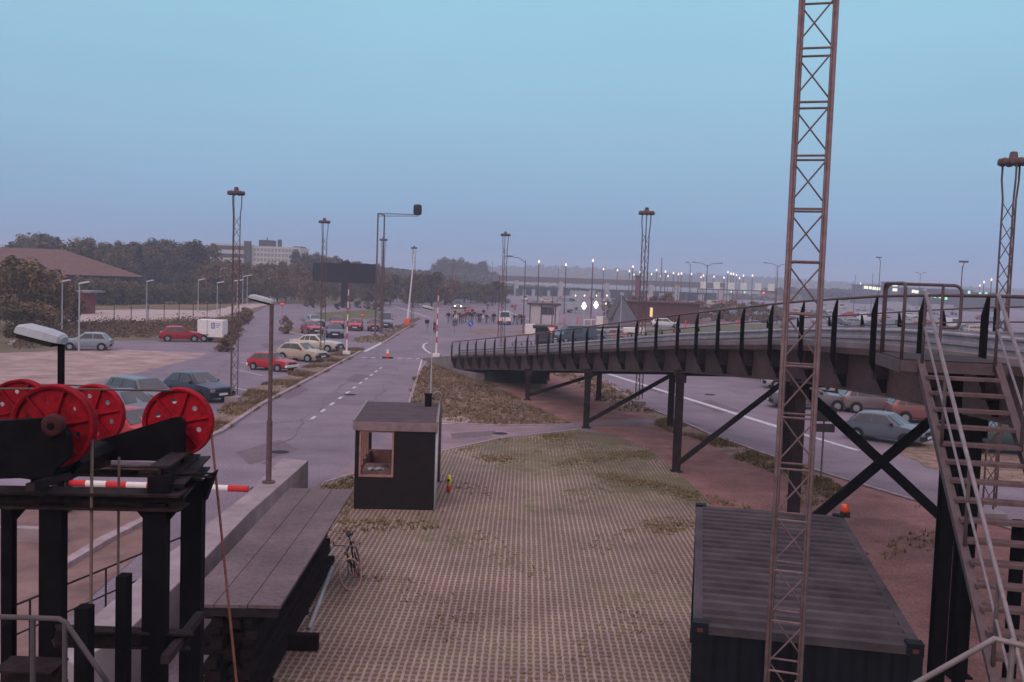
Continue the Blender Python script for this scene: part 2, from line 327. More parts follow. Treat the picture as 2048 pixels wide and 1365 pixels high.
# tar-filled cracks and drain covers
def strip(mb, a, b, w, z):
    a = Vector((a.x, a.y, 0)); b = Vector((b.x, b.y, 0)); d = (b - a).normalized(); n = Vector((-d.y, d.x, 0)) * w / 2
    mb.add([a - n + Vector((0, 0, z)), b - n + Vector((0, 0, z)), b + n + Vector((0, 0, z)), a + n + Vector((0, 0, z))], [(0, 1, 2, 3)] if (b - a).cross(n).z > 0 else [(3, 2, 1, 0)])
mb = MB(); rc = random.Random(5)
for (xa, ya), (xb, yb) in (((520, 930), (760, 700)), ((700, 860), (812, 720)), ((610, 900), (690, 905)), ((480, 850), (640, 842)), ((350, 830), (460, 720)), ((300, 745), (480, 700)), ((1220, 790), (1560, 905)), ((1400, 770), (1700, 830)), ((1560, 930), (1900, 985)), ((560, 770), (700, 775)), ((900, 862), (1120, 858)), ((450, 700), (520, 640)), ((640, 800), (790, 802))):
    a = G(xa, ya); b = G(xb, yb); n_ = max(4, int((b - a).length / 1.3)); P = [a.lerp(b, k / n_) + Vector((rc.uniform(-.25, .25), rc.uniform(-.25, .25), 0)) for k in range(n_ + 1)]
    for p, q in zip(P, P[1:]):
        if rc.random() < .85: strip(mb, p, q, rc.uniform(.02, .05), ZS[4] - .001)
struct(mb.build('road_cracks', M('tar_seal', (.15, .115, .135), .8, var=.2)))
mb = MB()
for x, y in ((560, 905), (700, 790), (1420, 790), (410, 770), (1000, 868)): p = G(x, y); mb.cyl(Vector((p.x, p.y, .0)), Vector((p.x, p.y, .018)), .33, n=18); mb.cyl(Vector((p.x, p.y, .018)), Vector((p.x, p.y, .024)), .27, n=18)
struct(mb.build('drain_covers', darkst))
# darker and paler repair patches in the asphalt
tar = M('tar_patch', (0.155, 0.115, 0.135), 0.9, scale=1.2, var=.12, grain=.2)
for Q in (((470, 905), (560, 880), (600, 900), (500, 930)), ((560, 790), (600, 772), (618, 780), (575, 800)), ((690, 760), (712, 748), (740, 752), (716, 766)), ((900, 868), (990, 862), (985, 872), (905, 880)),
          ((1420, 800), (1480, 822), (1440, 828), (1385, 806)), ((520, 690), (560, 680), (575, 686), (530, 698)), ((1300, 770), (1345, 786), (1320, 789), (1280, 772))):
    lay('asphalt_patch', Q, ZS[1] if Q[0][0] != 900 else ZS[3], tar, .06, .5)
for Q in (((1000, 664), (1060, 673), (1120, 669), (1060, 660)), ((1120, 658), (1300, 650), (1500, 636), (1500, 640), (1300, 656), (1120, 664)), ((1560, 652), (1700, 662), (1850, 676), (1850, 682), (1700, 670), (1560, 660)),
          ((1600, 628), (1750, 634), (1950, 646), (1950, 650), (1750, 640), (1600, 634)), ((1040, 600), (1300, 600), (1300, 602), (1040, 603)), ((850, 622), (960, 612), (960, 614), (850, 625))):
    lay('traffic_island', Q, ZS[2], verge, .3, 3)
# painted lines and kerbs
mb = MB()
p0, p1 = G(622, 840), G(768, 732)
n = 11
for k in range(n):
    a = p0.lerp(p1, k / n); b = p0.lerp(p1, (k + 0.42) / n); strip(mb, a, b, 0.16, ZS[3])
for k in range(7):
    if k in (3,): continue
    a = G(724 + k * 18, 715.5 + k * 0.4); b = G(724 + k * 18 + 9, 715.7 + k * 0.4); strip(mb, a, b, 0.45, ZS[3])
strip(mb, G(729, 704), G(764, 686), 0.35, ZS[3])
strip(mb, G(1180, 737), G(1560, 856), 0.40, ZS[3]); strip(mb, G(1560, 856), G(1716, 902), 0.28, ZS[3])
strip(mb, G(845, 716), G(822, 800), 0.12, ZS[4])
arc = [G(x, y) for x, y in ((862, 708), (852, 702), (846, 695), (848, 689), (856, 686))]
for a, b in zip(arc, arc[1:]): strip(mb, a, b, 0.22, ZS[3])
for x, y in ((1380, 750), (1440, 752), (1500, 756), (1560, 762)): strip(mb, G(x, y), G(x + 45, y - 25), 0.12, ZS[3])
for x, y in ((470, 740), (440, 770), (480, 725)): strip(mb, G(x, y), G(x + 55, y + 12), 0.12, ZS[3])
strip(mb, G(560, 660), G(640, 678), 0.2, ZS[3])
for a, b in (((1600, 616), (2050, 634)), ((1600, 642), (2050, 668)), ((1560, 666), (2050, 700)), ((860, 606), (1400, 606)), ((1000, 618), (1060, 640)), ((780, 610), (860, 636)), ((1420, 622), (1600, 616))): strip(mb, G(*a), G(*b), 0.3, ZS[3])
o = mb.build('road_markings', whitep); struct(o)
def kerb(name, pts, w=0.16, h=0.10, mat=kerbm):
    mb = MB(); P = [G(*p) for p in pts]
    for a, b in zip(P, P[1:]):
        L_ = (b - a).length; n = max(1, int(L_ / 2.5)); 
        for k in range(n): 
            q0 = a.lerp(b, k / n); q1 = a.lerp(b, (k + 0.985) / n); mb.beam(q0 + Vector((0, 0, h / 2)), q1 + Vector((0, 0, h / 2)), w, h)
    return struct(mb.build(name, mat))
kerb('kerb', [(412, 878), (440, 866), (520, 812), (640, 748), (722, 704)], 0.22)
kerb('kerb', [(1150, 850), (1000, 853), (880, 846), (818, 806), (838, 745), (860, 714)], 0.14, 0.06)
kerb('kerb', [(1190, 752), (1290, 816), (1340, 834), (1420, 870), (1560, 920), (1700, 964), (1880, 1018), (2300, 1143)], 0.15, 0.06)
kerb('kerb', [(650, 966), (720, 945), (880, 904), (1000, 877.5), (1160, 860)], 0.12, 0.04)
kerb('kerb', [(765, 688), (805, 662), (842, 641)], 0.2)
# the concrete apron patch by the booth
lay('concrete_patch', [(878, 838), (925, 833), (945, 840), (930, 848), (880, 850)], ZS[4], pathm)
# grass tufts on the verges
def tufts(name, jobs, mat, label):
    mb = MB(); vs = []; fs = []
    for Q, n, hmin, hmax, clump in jobs:
        xs = [q.x for q in Q]; ys = [q.y for q in Q]; x0, x1, y0, y1 = min(xs), min(max(xs), 14), max(8, min(ys)), max(ys); k = 0; tries = 0
        while k < n and tries < n * 40:
            tries += 1; x = random.uniform(x0, x1); y = random.uniform(y0, y1)
            if not inpoly(x, y, Q): continue
            if clump and math.sin(x * 1.7 + 3 * math.sin(y * .6)) + math.sin(y * 1.1 + 2 * math.sin(x * .9 + 1)) + random.uniform(-.7, .7) < clump: continue
            k += 1; h = random.uniform(hmin, hmax)
            for j in range(6):
                a = random.uniform(0, 6.28); r = random.uniform(0, .10); bx = x + r * math.cos(a); by = y + r * math.sin(a)
                wv = random.uniform(.012, .03); le = h * random.uniform(.3, .8); c, s_ = math.cos(a), math.sin(a); o = len(vs)
                vs += [(bx - s_ * wv, by + c * wv, 0.01), (bx + s_ * wv, by - c * wv, 0.01), (bx + c * le, by + s_ * le, h * random.uniform(.7, 1))]; fs.append((o, o + 1, o + 2))
    mb.add(vs, fs); o = mb.build(name, mat); tag(o, label, 'grass', kind='stuff'); return o
dry = M('dry_grass_blades', (0.12, 0.088, 0.045), 0.95, scale=0.3, col2=(0.26, 0.185, 0.12), island=0.45, spec=.05)
grn = M('green_grass_blades', (0.14, 0.115, 0.05), 0.95, scale=0.6, col2=(0.23, 0.17, 0.09), island=0.4, spec=.05)
tufts('verge_grass', [(V1, 3400, .06, .22, -.2), (V2, 350, .1, .25, 0), (V3, 400, .1, .3, 0), (V4, 3800, .05, .2, 0), (V8, 400, .1, .3, 0)], dry, 'rough dry brown grass growing on the road verges')
PG = [G(*p) for p in ((900, 905), (1000, 880), (1155, 864), (1230, 874), (1300, 902), (1400, 990), (1395, 1050), (1320, 1080), (1240, 1000), (1100, 930), (980, 925))]
PB = [G(*p) for p in ((640, 975), (705, 955), (705, 1040), (870, 1045), (880, 1060), (690, 1070))]
tufts('paving_grass', [(PG, 3000, .02, .06, .1), (PG, 500, .05, .10, 1.2), (VP, 1500, .03, .07, 1.15), (PB, 260, .05, .16, 0), (V6, 1300, .06, .22, .3), (V7, 500, .08, .25, 0),
                       ([G(*p) for p in ((1400, 990), (1500, 960), (2000, 1040), (1900, 1300), (1700, 1300))], 260, .05, .16, 1.1)], grn, 'green grass growing in the paving blocks and dirt')
# ------------------------------------------------------------------ ferry ramp bridge
NEAR = [(905, 68, 1.1), (1055, 53, 2.6), (1172, 43.5, 3.55), (1352, 33.9, 4.5), (1583, 24.5, 5.2), (1775, 19.2, 5.45), (1922, 16.4, 5.5)]
NP = [GX(px, d, z) for px, d, z in NEAR]; dl = NP[-1] - NP[-2]; dl.z = 0; NP.append(NP[-1] + dl.normalized() * 5 + Vector((.5, 0, 0)))
def resample(P, st):
    out = [P[0].copy()]; rem = st
    for a, b in zip(P, P[1:]):
        L_ = (b - a).length; t = rem
        while t <= L_: out.append(a.lerp(b, t / L_)); t += st
        rem = t - L_
    return out
NQ = resample(NP, 2.0)
def tang(Q, i): 
    d = Q[min(i + 1, len(Q) - 1)] - Q[max(i - 1, 0)]; d.z = 0; return d.normalized()
NORM = []
for i in range(len(NQ)):
    t = tang(NQ, i); NORM.append(Vector((-t.y, t.x, 0)))       # heading toward the camera, left hand = far side (+x)
FQ = [q + n * (4.4 + 0.6 * min(1, max(0, (i - 18) / 6))) for i, (q, n) in enumerate(zip(NQ, NORM))]
br = thing('ramp_bridge', 'long dark steel ramp bridge on braced columns, rising from left towards the stairs', 'bridge', (NQ[0].x, NQ[0].y, 0))
def web(Q, s, name):
    mb = MB(); GD = 0.92
    for i in range(len(Q) - 1):
        a, b = Q[i], Q[i + 1]; up = Vector((0, 0, 1))
        fa, fb = a, b; mb.prism([fa, fb, fb - up * .13, fa - up * .13], NORM[i] * 0.03 * s)
        a = a + NORM[i] * .28 * s; b = b + NORM[i + 1] * .28 * s
        mb.prism([a, b, b - up * GD, a - up * GD], NORM[i] * 0.02 * s)
        o = -NORM[i] * s * 0.10
        mb.prism([a + o, b + o, b - o, a - o], -up * 0.035); mb.prism([a + o - up * GD, b + o - up * GD, b - o - up * GD, a - o - up * GD], -up * 0.035)
    return mb.build(name, girdm, br)
web(NQ, 1, 'girder'); web(FQ, -1, 'girder')
mb = MB()
for i in range(len(NQ) - 1):
    mb.prism([NQ[i] + NORM[i] * .12, NQ[i + 1] + NORM[i] * .12, FQ[i + 1] - NORM[i] * .12, FQ[i] - NORM[i] * .12], (0, 0, 0.12))
mb.build('deck', M('deck_concrete', (0.22, 0.17, 0.18), 0.85, scale=1, var=0.2), br)
mb = MB()
for i in range(1, len(NQ) - 1): mb.beam(NQ[i] - Vector((0, 0, .35)), FQ[i] - Vector((0, 0, .35)), .14, .5)
mb.build('cross_beams', darkst, br)
for i in range(len(NQ)):
    for Q, s in ((NQ, -1), (FQ, 1)):
        t = tang(Q, i); o = NORM[i] * s; p = Q[i]; up = Vector((0, 0, 1)); mb = MB()
        w0 = 0.20
        # post above the deck: a plate standing out from the girder, pointed on its outer side, with a gusset below
        ph = .96 + .13 * i / len(NQ)
        pts = [p + o * .01 + up * ph, p + o * .03 + up * ph, p + o * .11 + up * (ph - .30), p + o * .11 - up * .26, p - o * .20 - up * .885, p - o * .279 - up * .885, p - o * .279 - up * .14, p + o * .01 - up * .14]
        mb.prism([q - t * .035 for q in pts[:4]] + [p + o * .01 - up * .26 - t * .035], t * .07); mb.prism([q - t * .02 for q in (p + o * .11 - up * .27, p - o * .19 - up * .885, p - o * .277 - up * .885, p - o * .277 - up * .14, p + o * .008 - up * .14)], t * .04)
        mb.build('rail_post', black if i > 10 else darkst, br)
mb1, mb2 = MB(), MB()
for Q, s, mb in ((NQ, 1, mb1), (FQ, -1, mb2)):
    for i in range(len(Q) - 1):
        a = Q[i] + NORM[i] * s * .42; b = Q[i + 1] + NORM[i + 1] * s * .42; up = Vector((0, 0, 1)); o = NORM[i] * s
        prof = [(0.10, 0), (0.13, .05), (0.19, .05), (0.22, 0), (0.27, 0), (0.30, .05), (0.36, .05), (0.39, 0), (0.42, 0), (0.45, .04), (0.48, .04)]
        for (z0, o0), (z1, o1) in zip(prof, prof[1:]):
            mb.add([a + up * z0 + o * o0, b + up * z0 + o * o0, b + up * z1 + o * o1, a + up * z1 + o * o1], [(0, 1, 2, 3)])
for mb in (mb1, mb2):
    g = mb.build('crash_barrier', rail_m, br); so = g.modifiers.new('sheet', 'SOLIDIFY'); so.thickness = 0.012
for Q, s in ((NQ, -1), (FQ, 1)):
    mb = MB(); P = [q + NORM[i] * s * .02 + Vector((0, 0, .985 + .13 * i / len(Q))) for i, q in enumerate(Q)]
    mb.tube(P, 0.022 if s == 1 else 0.03, 8); mb.build('handrail', galvd, br, smooth=True)
mb = MB(); mb.tube([q + NORM[i] * .03 + Vector((0, 0, .72)) for i, q in enumerate(FQ)], 0.02, 6); mb.build('mid_rail', galvd, br)
def on_path(d, Q):
    for a, b in zip(Q, Q[1:]):
        if (a.y - d) * (b.y - d) <= 0: return a.lerp(b, (a.y - d) / (a.y - b.y) if a.y != b.y else 0)
    return Q[-1]
BENTS = [((974, 62.5), (1095, 64)), ((1055, 53), (1197, 54)), ((1172, 43.5), (1340, 44.5)), ((1352, 33.9), (1569, 34.6)), ((1583, 24.5), (1915, 25.2)), ((1912, 16.4), None)]
for k, (nn, ff) in enumerate(BENTS):
    zt = on_path(nn[1], NQ).z - 0.95
    a = GX(nn[0], nn[1]); mb = MB(); mb.ibeam(a, Vector((a.x, a.y, zt)), .26, .26, .03); mb.box(a.x - .2, a.x + .2, a.y - .2, a.y + .2, 0, .04); mb.box(a.x - .19, a.x + .19, a.y - .17, a.y - .135, zt - .35, zt); mb.build('column', darkst if k < 5 else black, br)
    if ff:
        b = GX(ff[0], ff[1]); mb = MB(); mb.ibeam(b, Vector((b.x, b.y, zt)), .26, .26, .03); mb.box(b.x - .2, b.x + .2, b.y - .2, b.y + .2, 0, .04); mb.build('column', darkst if k < 4 else black, br)
        mb = MB(); mb.beam(Vector((a.x - .2, a.y, zt - .01)), Vector((b.x + .3, b.y, zt - .01)), .26, .2); mb.build('cap_beam', darkst, br)
        mb = MB(); w_ = .17 if k < 4 else .24
        mb.beam(Vector((a.x, a.y, .25)), Vector((b.x, b.y, zt - .12)), .1, w_)
        mb.build('diagonal_brace', darkst if k < 4 else black, br)
        if k == 4:
            mb = MB(); mb.beam(Vector((a.x, a.y - .11, zt - .12)), Vector((b.x, b.y - .11, .3)), .1, w_); mb.build('diagonal_brace', black, br)
# abutment
a, b = NQ[0], FQ[0]; mb = MB(); d = -tang(NQ, 0)
mb.prism([Vector((a.x, a.y, 0)), Vector((NQ[3].x, NQ[3].y, 0)), Vector((NQ[3].x, NQ[3].y, .45)) , Vector((a.x, a.y, .2))], NORM[0] * 4.3)
mb.prism([Vector((a.x, a.y, 0)) + d * 10, Vector((a.x, a.y, 0)) + d * .03, Vector((a.x, a.y, 1.1)) + d * .03, Vector((a.x, a.y, .05)) + d * 10], NORM[0] * 4.4)
mb.build('abutment', M('abutment_concrete', (0.20, 0.16, 0.16), 0.9, scale=1, var=0.3), br)
# dark sheet behind the first bents, standing in for shade under the deck
a0, a1 = on_path(61.5, NQ), on_path(61.5, FQ); mb = MB(); mb.prism([Vector((a0.x + .3, a0.y, 0)), Vector((a1.x - .3, a1.y, 0)), Vector((a1.x - .3, a1.y, a1.z - .95)), Vector((a0.x + .3, a0.y, a0.z - .95))], (0, .3, 0)); mb.build('end_sheet', darkst, br)
# ------------------------------------------------------------------ steel stairs at the right
stst = M('stair_steel', (0.105, 0.075, 0.082), 0.6, 0.2, scale=6, var=.2, patch=.12); grat = M('stair_grating', (0.034, 0.023, 0.026), 0.8, scale=20, var=.4)
def stairs():
    TL = D(1838, 722, 14.0); TR = D(1992, 728, 13.8); zt = TL.z
    ax = Vector((TR.x - TL.x, TR.y - TL.y, 0)); wd = ax.length; ax.normalize()
    BL = D(1985, 1360, 10.3); fwd = Vector((BL.x - TL.x, BL.y - TL.y, 0)); slope = (BL.z - TL.z) / fwd.length; fwd.normalize()
    run = -zt / slope
    root = thing('steel_stairs', 'grey steel stairs with open treads and pipe handrails at the right edge', 'stairs', (TL.x, TL.y, 0))
    P = lambda s, u, h=0.0: Vector((TL.x, TL.y, zt)) + fwd * s + ax * u + Vector((0, 0, slope * max(s, 0) + h))
    up = Vector((0, 0, 1))
    for u in (0, wd):
        mb = MB(); mb.prism([P(0, u, .02), P(run, u, .02), P(run, u, -.10) + fwd * 0, P(0, u, -.24)], ax * .03)
        mb.prism([P(0, u - .03, .03), P(run, u - .03, .03), P(run, u - .03, .0), P(0, u - .03, .0)], ax * .10); mb.build('stringer', stst, root)
    n = int(zt / 0.2)
    for k in range(1, n):
        s = run * k / n; mb = MB(); z = zt - k * zt / n
        c = Vector((TL.x, TL.y, z)) + fwd * s + ax * wd / 2
        mb.obox(c, ax * (wd / 2 - .035), fwd * .095, up * .012); mb.obox(c + fwd * .10 - up * .012, ax * (wd / 2 - .035), fwd * .006, up * .02); mb.build('tread', galvd, root)
    # landing
    back = -fwd * 1.5
    mb = MB(); a = P(0, -.25); b = P(0, wd + .15)
    mb.prism([a, b, b + back, a + back], -up * .05); mb.prism([a, b, b + fwd * .03, a + fwd * .03], -up * .16); mb.prism([a, a + back, a + back - ax * .03, a - ax * .03], -up * .18)
    mb.build('landing_edge', stst, root); mb = MB(); e_ = Vector((0, 0, .004)); mb.prism([a + e_, b + e_, b + back + e_, a + back + e_], up * .012); mb.build('landing_grating', grat, root)
    # handrails
    for u in (0.03, wd - .03):
        for h, r in ((1.0, .028), (.55, .018)):
            mb = MB(); mb.tube([P(0, u, h), P(run, u, h)], r, 8); mb.build('handrail' if h > .9 else 'mid_rail', galv, root, smooth=True)
        for k in range(6):
            s = 0.05 + run * k / 5.5; mb = MB(); mb.cyl(P(s, u, -.05), P(s, u, 1.0), .024, n=8); mb.build('rail_post', stst, root, smooth=True)
    # rounded loop guard on the landing
    a = P(0, -.22); L0, L1 = a - fwd * .1, a - fwd * 1.4
    def loop(p, q, h, r0=.12):
        d = (q - p).normalized(); out = [p]
        for t in range(5): ang = t / 4 * math.pi / 2; out.append(p + up * (h - r0 + r0 * math.sin(ang)) + d * (r0 - r0 * math.cos(ang)))
        for t in range(5): ang = t / 4 * math.pi / 2; out.append(q + up * (h - r0 + r0 * math.cos(ang)) - d * (r0 - r0 * math.sin(ang)))
        return out + [q]
    mb = MB(); mb.tube(loop(L0, L1, 1.12), .026, 8); mb.build('guard_rail', stst, root, smooth=True)
    g0 = L1 + ax * .02; g1 = L1 + ax * 1.15
    lp = loop(g0, g1, 1.12)[:-1]; q = g1 + up * .55; lp += [q, q - ax * .03 - up * .08, q - ax * .10 - up * .10, q - ax * .3 - up * .10]
    mb = MB(); mb.tube(lp, .026, 8); mb.build('guard_rail', stst, root, smooth=True)
    mb = MB(); mb.cyl(g1 - ax * .28, g1 - ax * .28 + up * 1.11, .024); mb.build('rail_post', stst, root)
    c1 = P(0, wd - .1) - fwd * .1
    # support legs
    for s, u in ((run * .30, .2), (run * .30, wd - .25)):
        p = P(s, u, -.12); mb = MB(); mb.beam(Vector((p.x, p.y, 0)), p, .12, .12); mb.build('support_leg', black, root)
    p = P(-1.2, wd - .2, -.1); mb = MB(); mb.ibeam(Vector((p.x, p.y, 0)), p, .2, .2, .02); mb.build('support_leg', black, root)
stairs()
mb = MB(); a = D(1800, 1385, 7.5); b = D(1990, 1278, 7.2); c = D(2040, 1290, 7.1); g_ = Vector((a.x, a.y, 0))
mb.tube([a - Vector((.9, 0, 1.15)), a, b, c, c + Vector((.4, 0, -.1))], .024, 8)
tr = thing('pipe_railing', 'thin grey sloping pipe railing in the bottom right corner below the stairs', 'railing', (b.x, b.y, 0)); mb.build('top_rail', galv, tr, smooth=True)
mb = MB(); mb.cyl(Vector((b.x + .05, b.y, 0)), b + Vector((.14, 0, 0)), .024); mb.build('rail_post', galv, tr)
mb = MB(); mb.cyl(Vector((a.x - .3, a.y, 0)), a - Vector((.3, 0, .4)), .024); mb.build('rail_post', galv, tr)
# ------------------------------------------------------------------ lattice mast in the foreground
def lattice(root, c, wd, z0, z1, bay, rleg, rbr, mat, matb, rot=0.0, sides=4, twin=True):
    cr = []
    for k in range(sides):
        a = rot + 2 * math.pi * k / sides; cr.append(Vector((c.x + wd / math.sqrt(2) * math.cos(a), c.y + wd / math.sqrt(2) * math.sin(a), 0)))
    for p in cr:
        mb = MB(); mb.cyl(p + Vector((0, 0, z0)), p + Vector((0, 0, z1)), rleg, n=8)
        if twin:
            o = (Vector((c.x, c.y, 0)) - p).normalized() * rleg * 1.0; s = Vector((-o.y, o.x, 0))
            mb.cyl(p + o + s + Vector((0, 0, z0)), p + o + s + Vector((0, 0, z1)), rleg * .55, n=6); mb.cyl(p + o - s + Vector((0, 0, z0)), p + o - s + Vector((0, 0, z1)), rleg * .55, n=6)
        mb.build('leg', mat, root, smooth=True)
    for k in range(sides):
        a, b = cr[k], cr[(k + 1) % sides]; mb = MB(); z = z0; j = 0
        while z < z1 - bay * .5:
            zt = min(z + bay, z1)
            mb.cyl(a + Vector((0, 0, z)), b + Vector((0, 0, z)), rbr * 1.3, n=6); mb.cyl(a + Vector((0, 0, z + bay * .12)), b + Vector((0, 0, zt - .02)), rbr, n=5)
            
            z += bay; j += 1
        mb.build('lattice_bracing', matb, root)
c = GX(1588, 10.4, 4.6); c.z = 0
lm = thing('lattice_mast', 'tall square steel lattice mast rising close in front of the black container', 'mast', (c.x, c.y, 0))
mst = M('mast_steel', (0.20, 0.135, 0.145), 0.6, 0.2, scale=10, var=.25)
lattice(lm, c, .365, -0.32, 11.0, .555, .021, .0095, mst, mst, rot=R_(45 - 17))
mb = MB(); mb.box(c.x - .35, c.x + .35, c.y - .35, c.y + .35, 0, .1); mb.build('foundation', conc, lm)
# ------------------------------------------------------------------ container
def container():
    zt = 2.59; A = G(1386, 1248, zt); B = G(1848, 1294, zt); C = G(1394, 1008, zt)
    ex = (B - A); ex.z = 0; W = ex.length; ex.normalize(); ey = Vector((-ex.y, ex.x, 0)); Ln = abs((C - A).dot(ey))
    root = thing('shipping_container', 'black shipping container with weathered grey corrugated roof behind the mast', 'container', (A.x, A.y, 0))
    up = Vector((0, 0, 1)); O = Vector((A.x, A.y, 0)); P = lambda u, v, z: O + ex * u + ey * v + up * z
    blk = M('container_black', (0.005, 0.006, 0.011), 0.7, scale=3, var=0.4); rf = M('container_roof', (0.088, 0.074, 0.084), 0.85, scale=1.3, col2=(0.038, 0.030, 0.037), bump=.2)
    # roof corrugations run across the width
    mb = MB(); n = 22; vs = []; per = (Ln - .3) / n
    prof = []
    for k in range(n): v = .15 + k * per; prof += [(v, 0), (v + per * .42, 0), (v + per * .52, .06), (v + per * .90, .06)]
    prof.append((Ln - .15, 0))
    for v, h in prof: vs += [P(.12, v, zt - .06 + h), P(W - .12, v, zt - .06 + h)]
    mb.add(vs, [(2 * i, 2 * i + 1, 2 * i + 3, 2 * i + 2) for i in range(len(prof) - 1)]); mb.build('roof', rf, root)
    mb = MB()
    for u0, u1, v0, v1 in ((0, .12, .15, Ln - .15), (W - .12, W, .15, Ln - .15)): mb.prism([P(u0, v0, zt - .12), P(u1, v0, zt - .12), P(u1, v1, zt - .12), P(u0, v1, zt - .12)], up * .105)
    for v0, v1 in ((.02, .15), (Ln - .15, Ln - .02)): mb.prism([P(.1, v0, zt - .12), P(W - .1, v0, zt - .12), P(W - .1, v1, zt - .12), P(.1, v1, zt - .12)], up * .10)
    mb.build('top_rail', rf, root)
    for u in (0, W):
        for v in (0, Ln):
            su, sv = (1 if u == 0 else -1), (1 if v == 0 else -1); mb = MB()
            mb.prism([P(u, v, .0), P(u + su * .15, v, 0), P(u + su * .15, v + sv * .15, 0), P(u, v + sv * .15, 0)], up * (zt - .13)); mb.build('corner_post', blk, root)
            mb = MB(); mb.prism([P(u - su * .006, v - sv * .006, zt - .13), P(u + su * .18, v - sv * .006, zt - .13), P(u + su * .18, v + sv * .16, zt - .13), P(u - su * .006, v + sv * .16, zt - .13)], up * .15)
            mb.prism([P(u + su * .05, v - sv * .008, zt - .09), P(u + su * .12, v - sv * .008, zt - .09), P(u + su * .12, v - sv * .001, zt - .09), P(u + su * .05, v - sv * .001, zt - .09)], up * .05, 1)
            mb.build('corner_casting', [blk, M('casting_hole', (.09, .035, .03))], root)
    def wall(p, q, nrm, name):
        d = (q - p); L_ = d.length; d.normalize(); n = max(4, int(L_ / .27)); pr = []; mb = MB()
        for k in range(n): t = L_ / n; pr += [(k * t, 0), (k * t + t * .3, 0), (k * t + t * .5, -.035), (k * t + t * .8, -.035)]
        pr.append((L_, 0)); vs = []
        for s, h in pr: vs += [p + d * s + nrm * h + up * .12, p + d * s + nrm * h + up * (zt - .11)]
        mb.add(vs, [(2 * i, 2 * i + 2, 2 * i + 3, 2 * i + 1) for i in range(len(pr) - 1)]); mb.build(name, blk, root)
    wall(P(.15, .03, 0), P(W - .15, .03, 0), -ey, 'end_sheet'); wall(P(W - .03, .15, 0), P(W - .03, Ln - .15, 0), ex, 'side_wall')
    wall(P(W - .15, Ln - .03, 0), P(.15, Ln - .03, 0), ey, 'end_sheet'); wall(P(.03, Ln - .15, 0), P(.03, .15, 0), -ex, 'side_wall')
    mb = MB(); mb.prism([P(.05, .05, 0), P(W - .05, .05, 0), P(W - .05, Ln - .05, 0), P(.05, Ln - .05, 0)], up * .12); mb.build('floor_frame', blk, root)
    # beacon on a bracket at the back right corner
    c = P(W + .02, Ln - .12, zt + .03); be = thing('warning_beacon', 'orange warning beacon lamp on the back corner of the container', 'beacon', c)
    mb = MB(); mb.cyl(c, c + up * .05, .09, n=14); mb.beam(c - up * .02 - ex * .1, c - up * .02 + ex * .08, .1, .04); mb.build('base', plast, be)
    mb = MB(); mb.lathe(c, [(.07, .05), (.075, .08), (.072, .16), (.058, .19), (.025, .20)], 14); mb.build('lens', M('beacon_lens', (0.62, .06, .012), .25, scale=8, var=.25, spec=.8), be, smooth=True)
    mb = MB(); q = P(-.06, .25, 1.2); mb.lathe(q, [(.03, -.12), (.10, -.08), (.12, 0), (.10, .08), (.03, .12)], 12, 'y'); mb.build('tarp_roll', plast, root, smooth=True)
container()
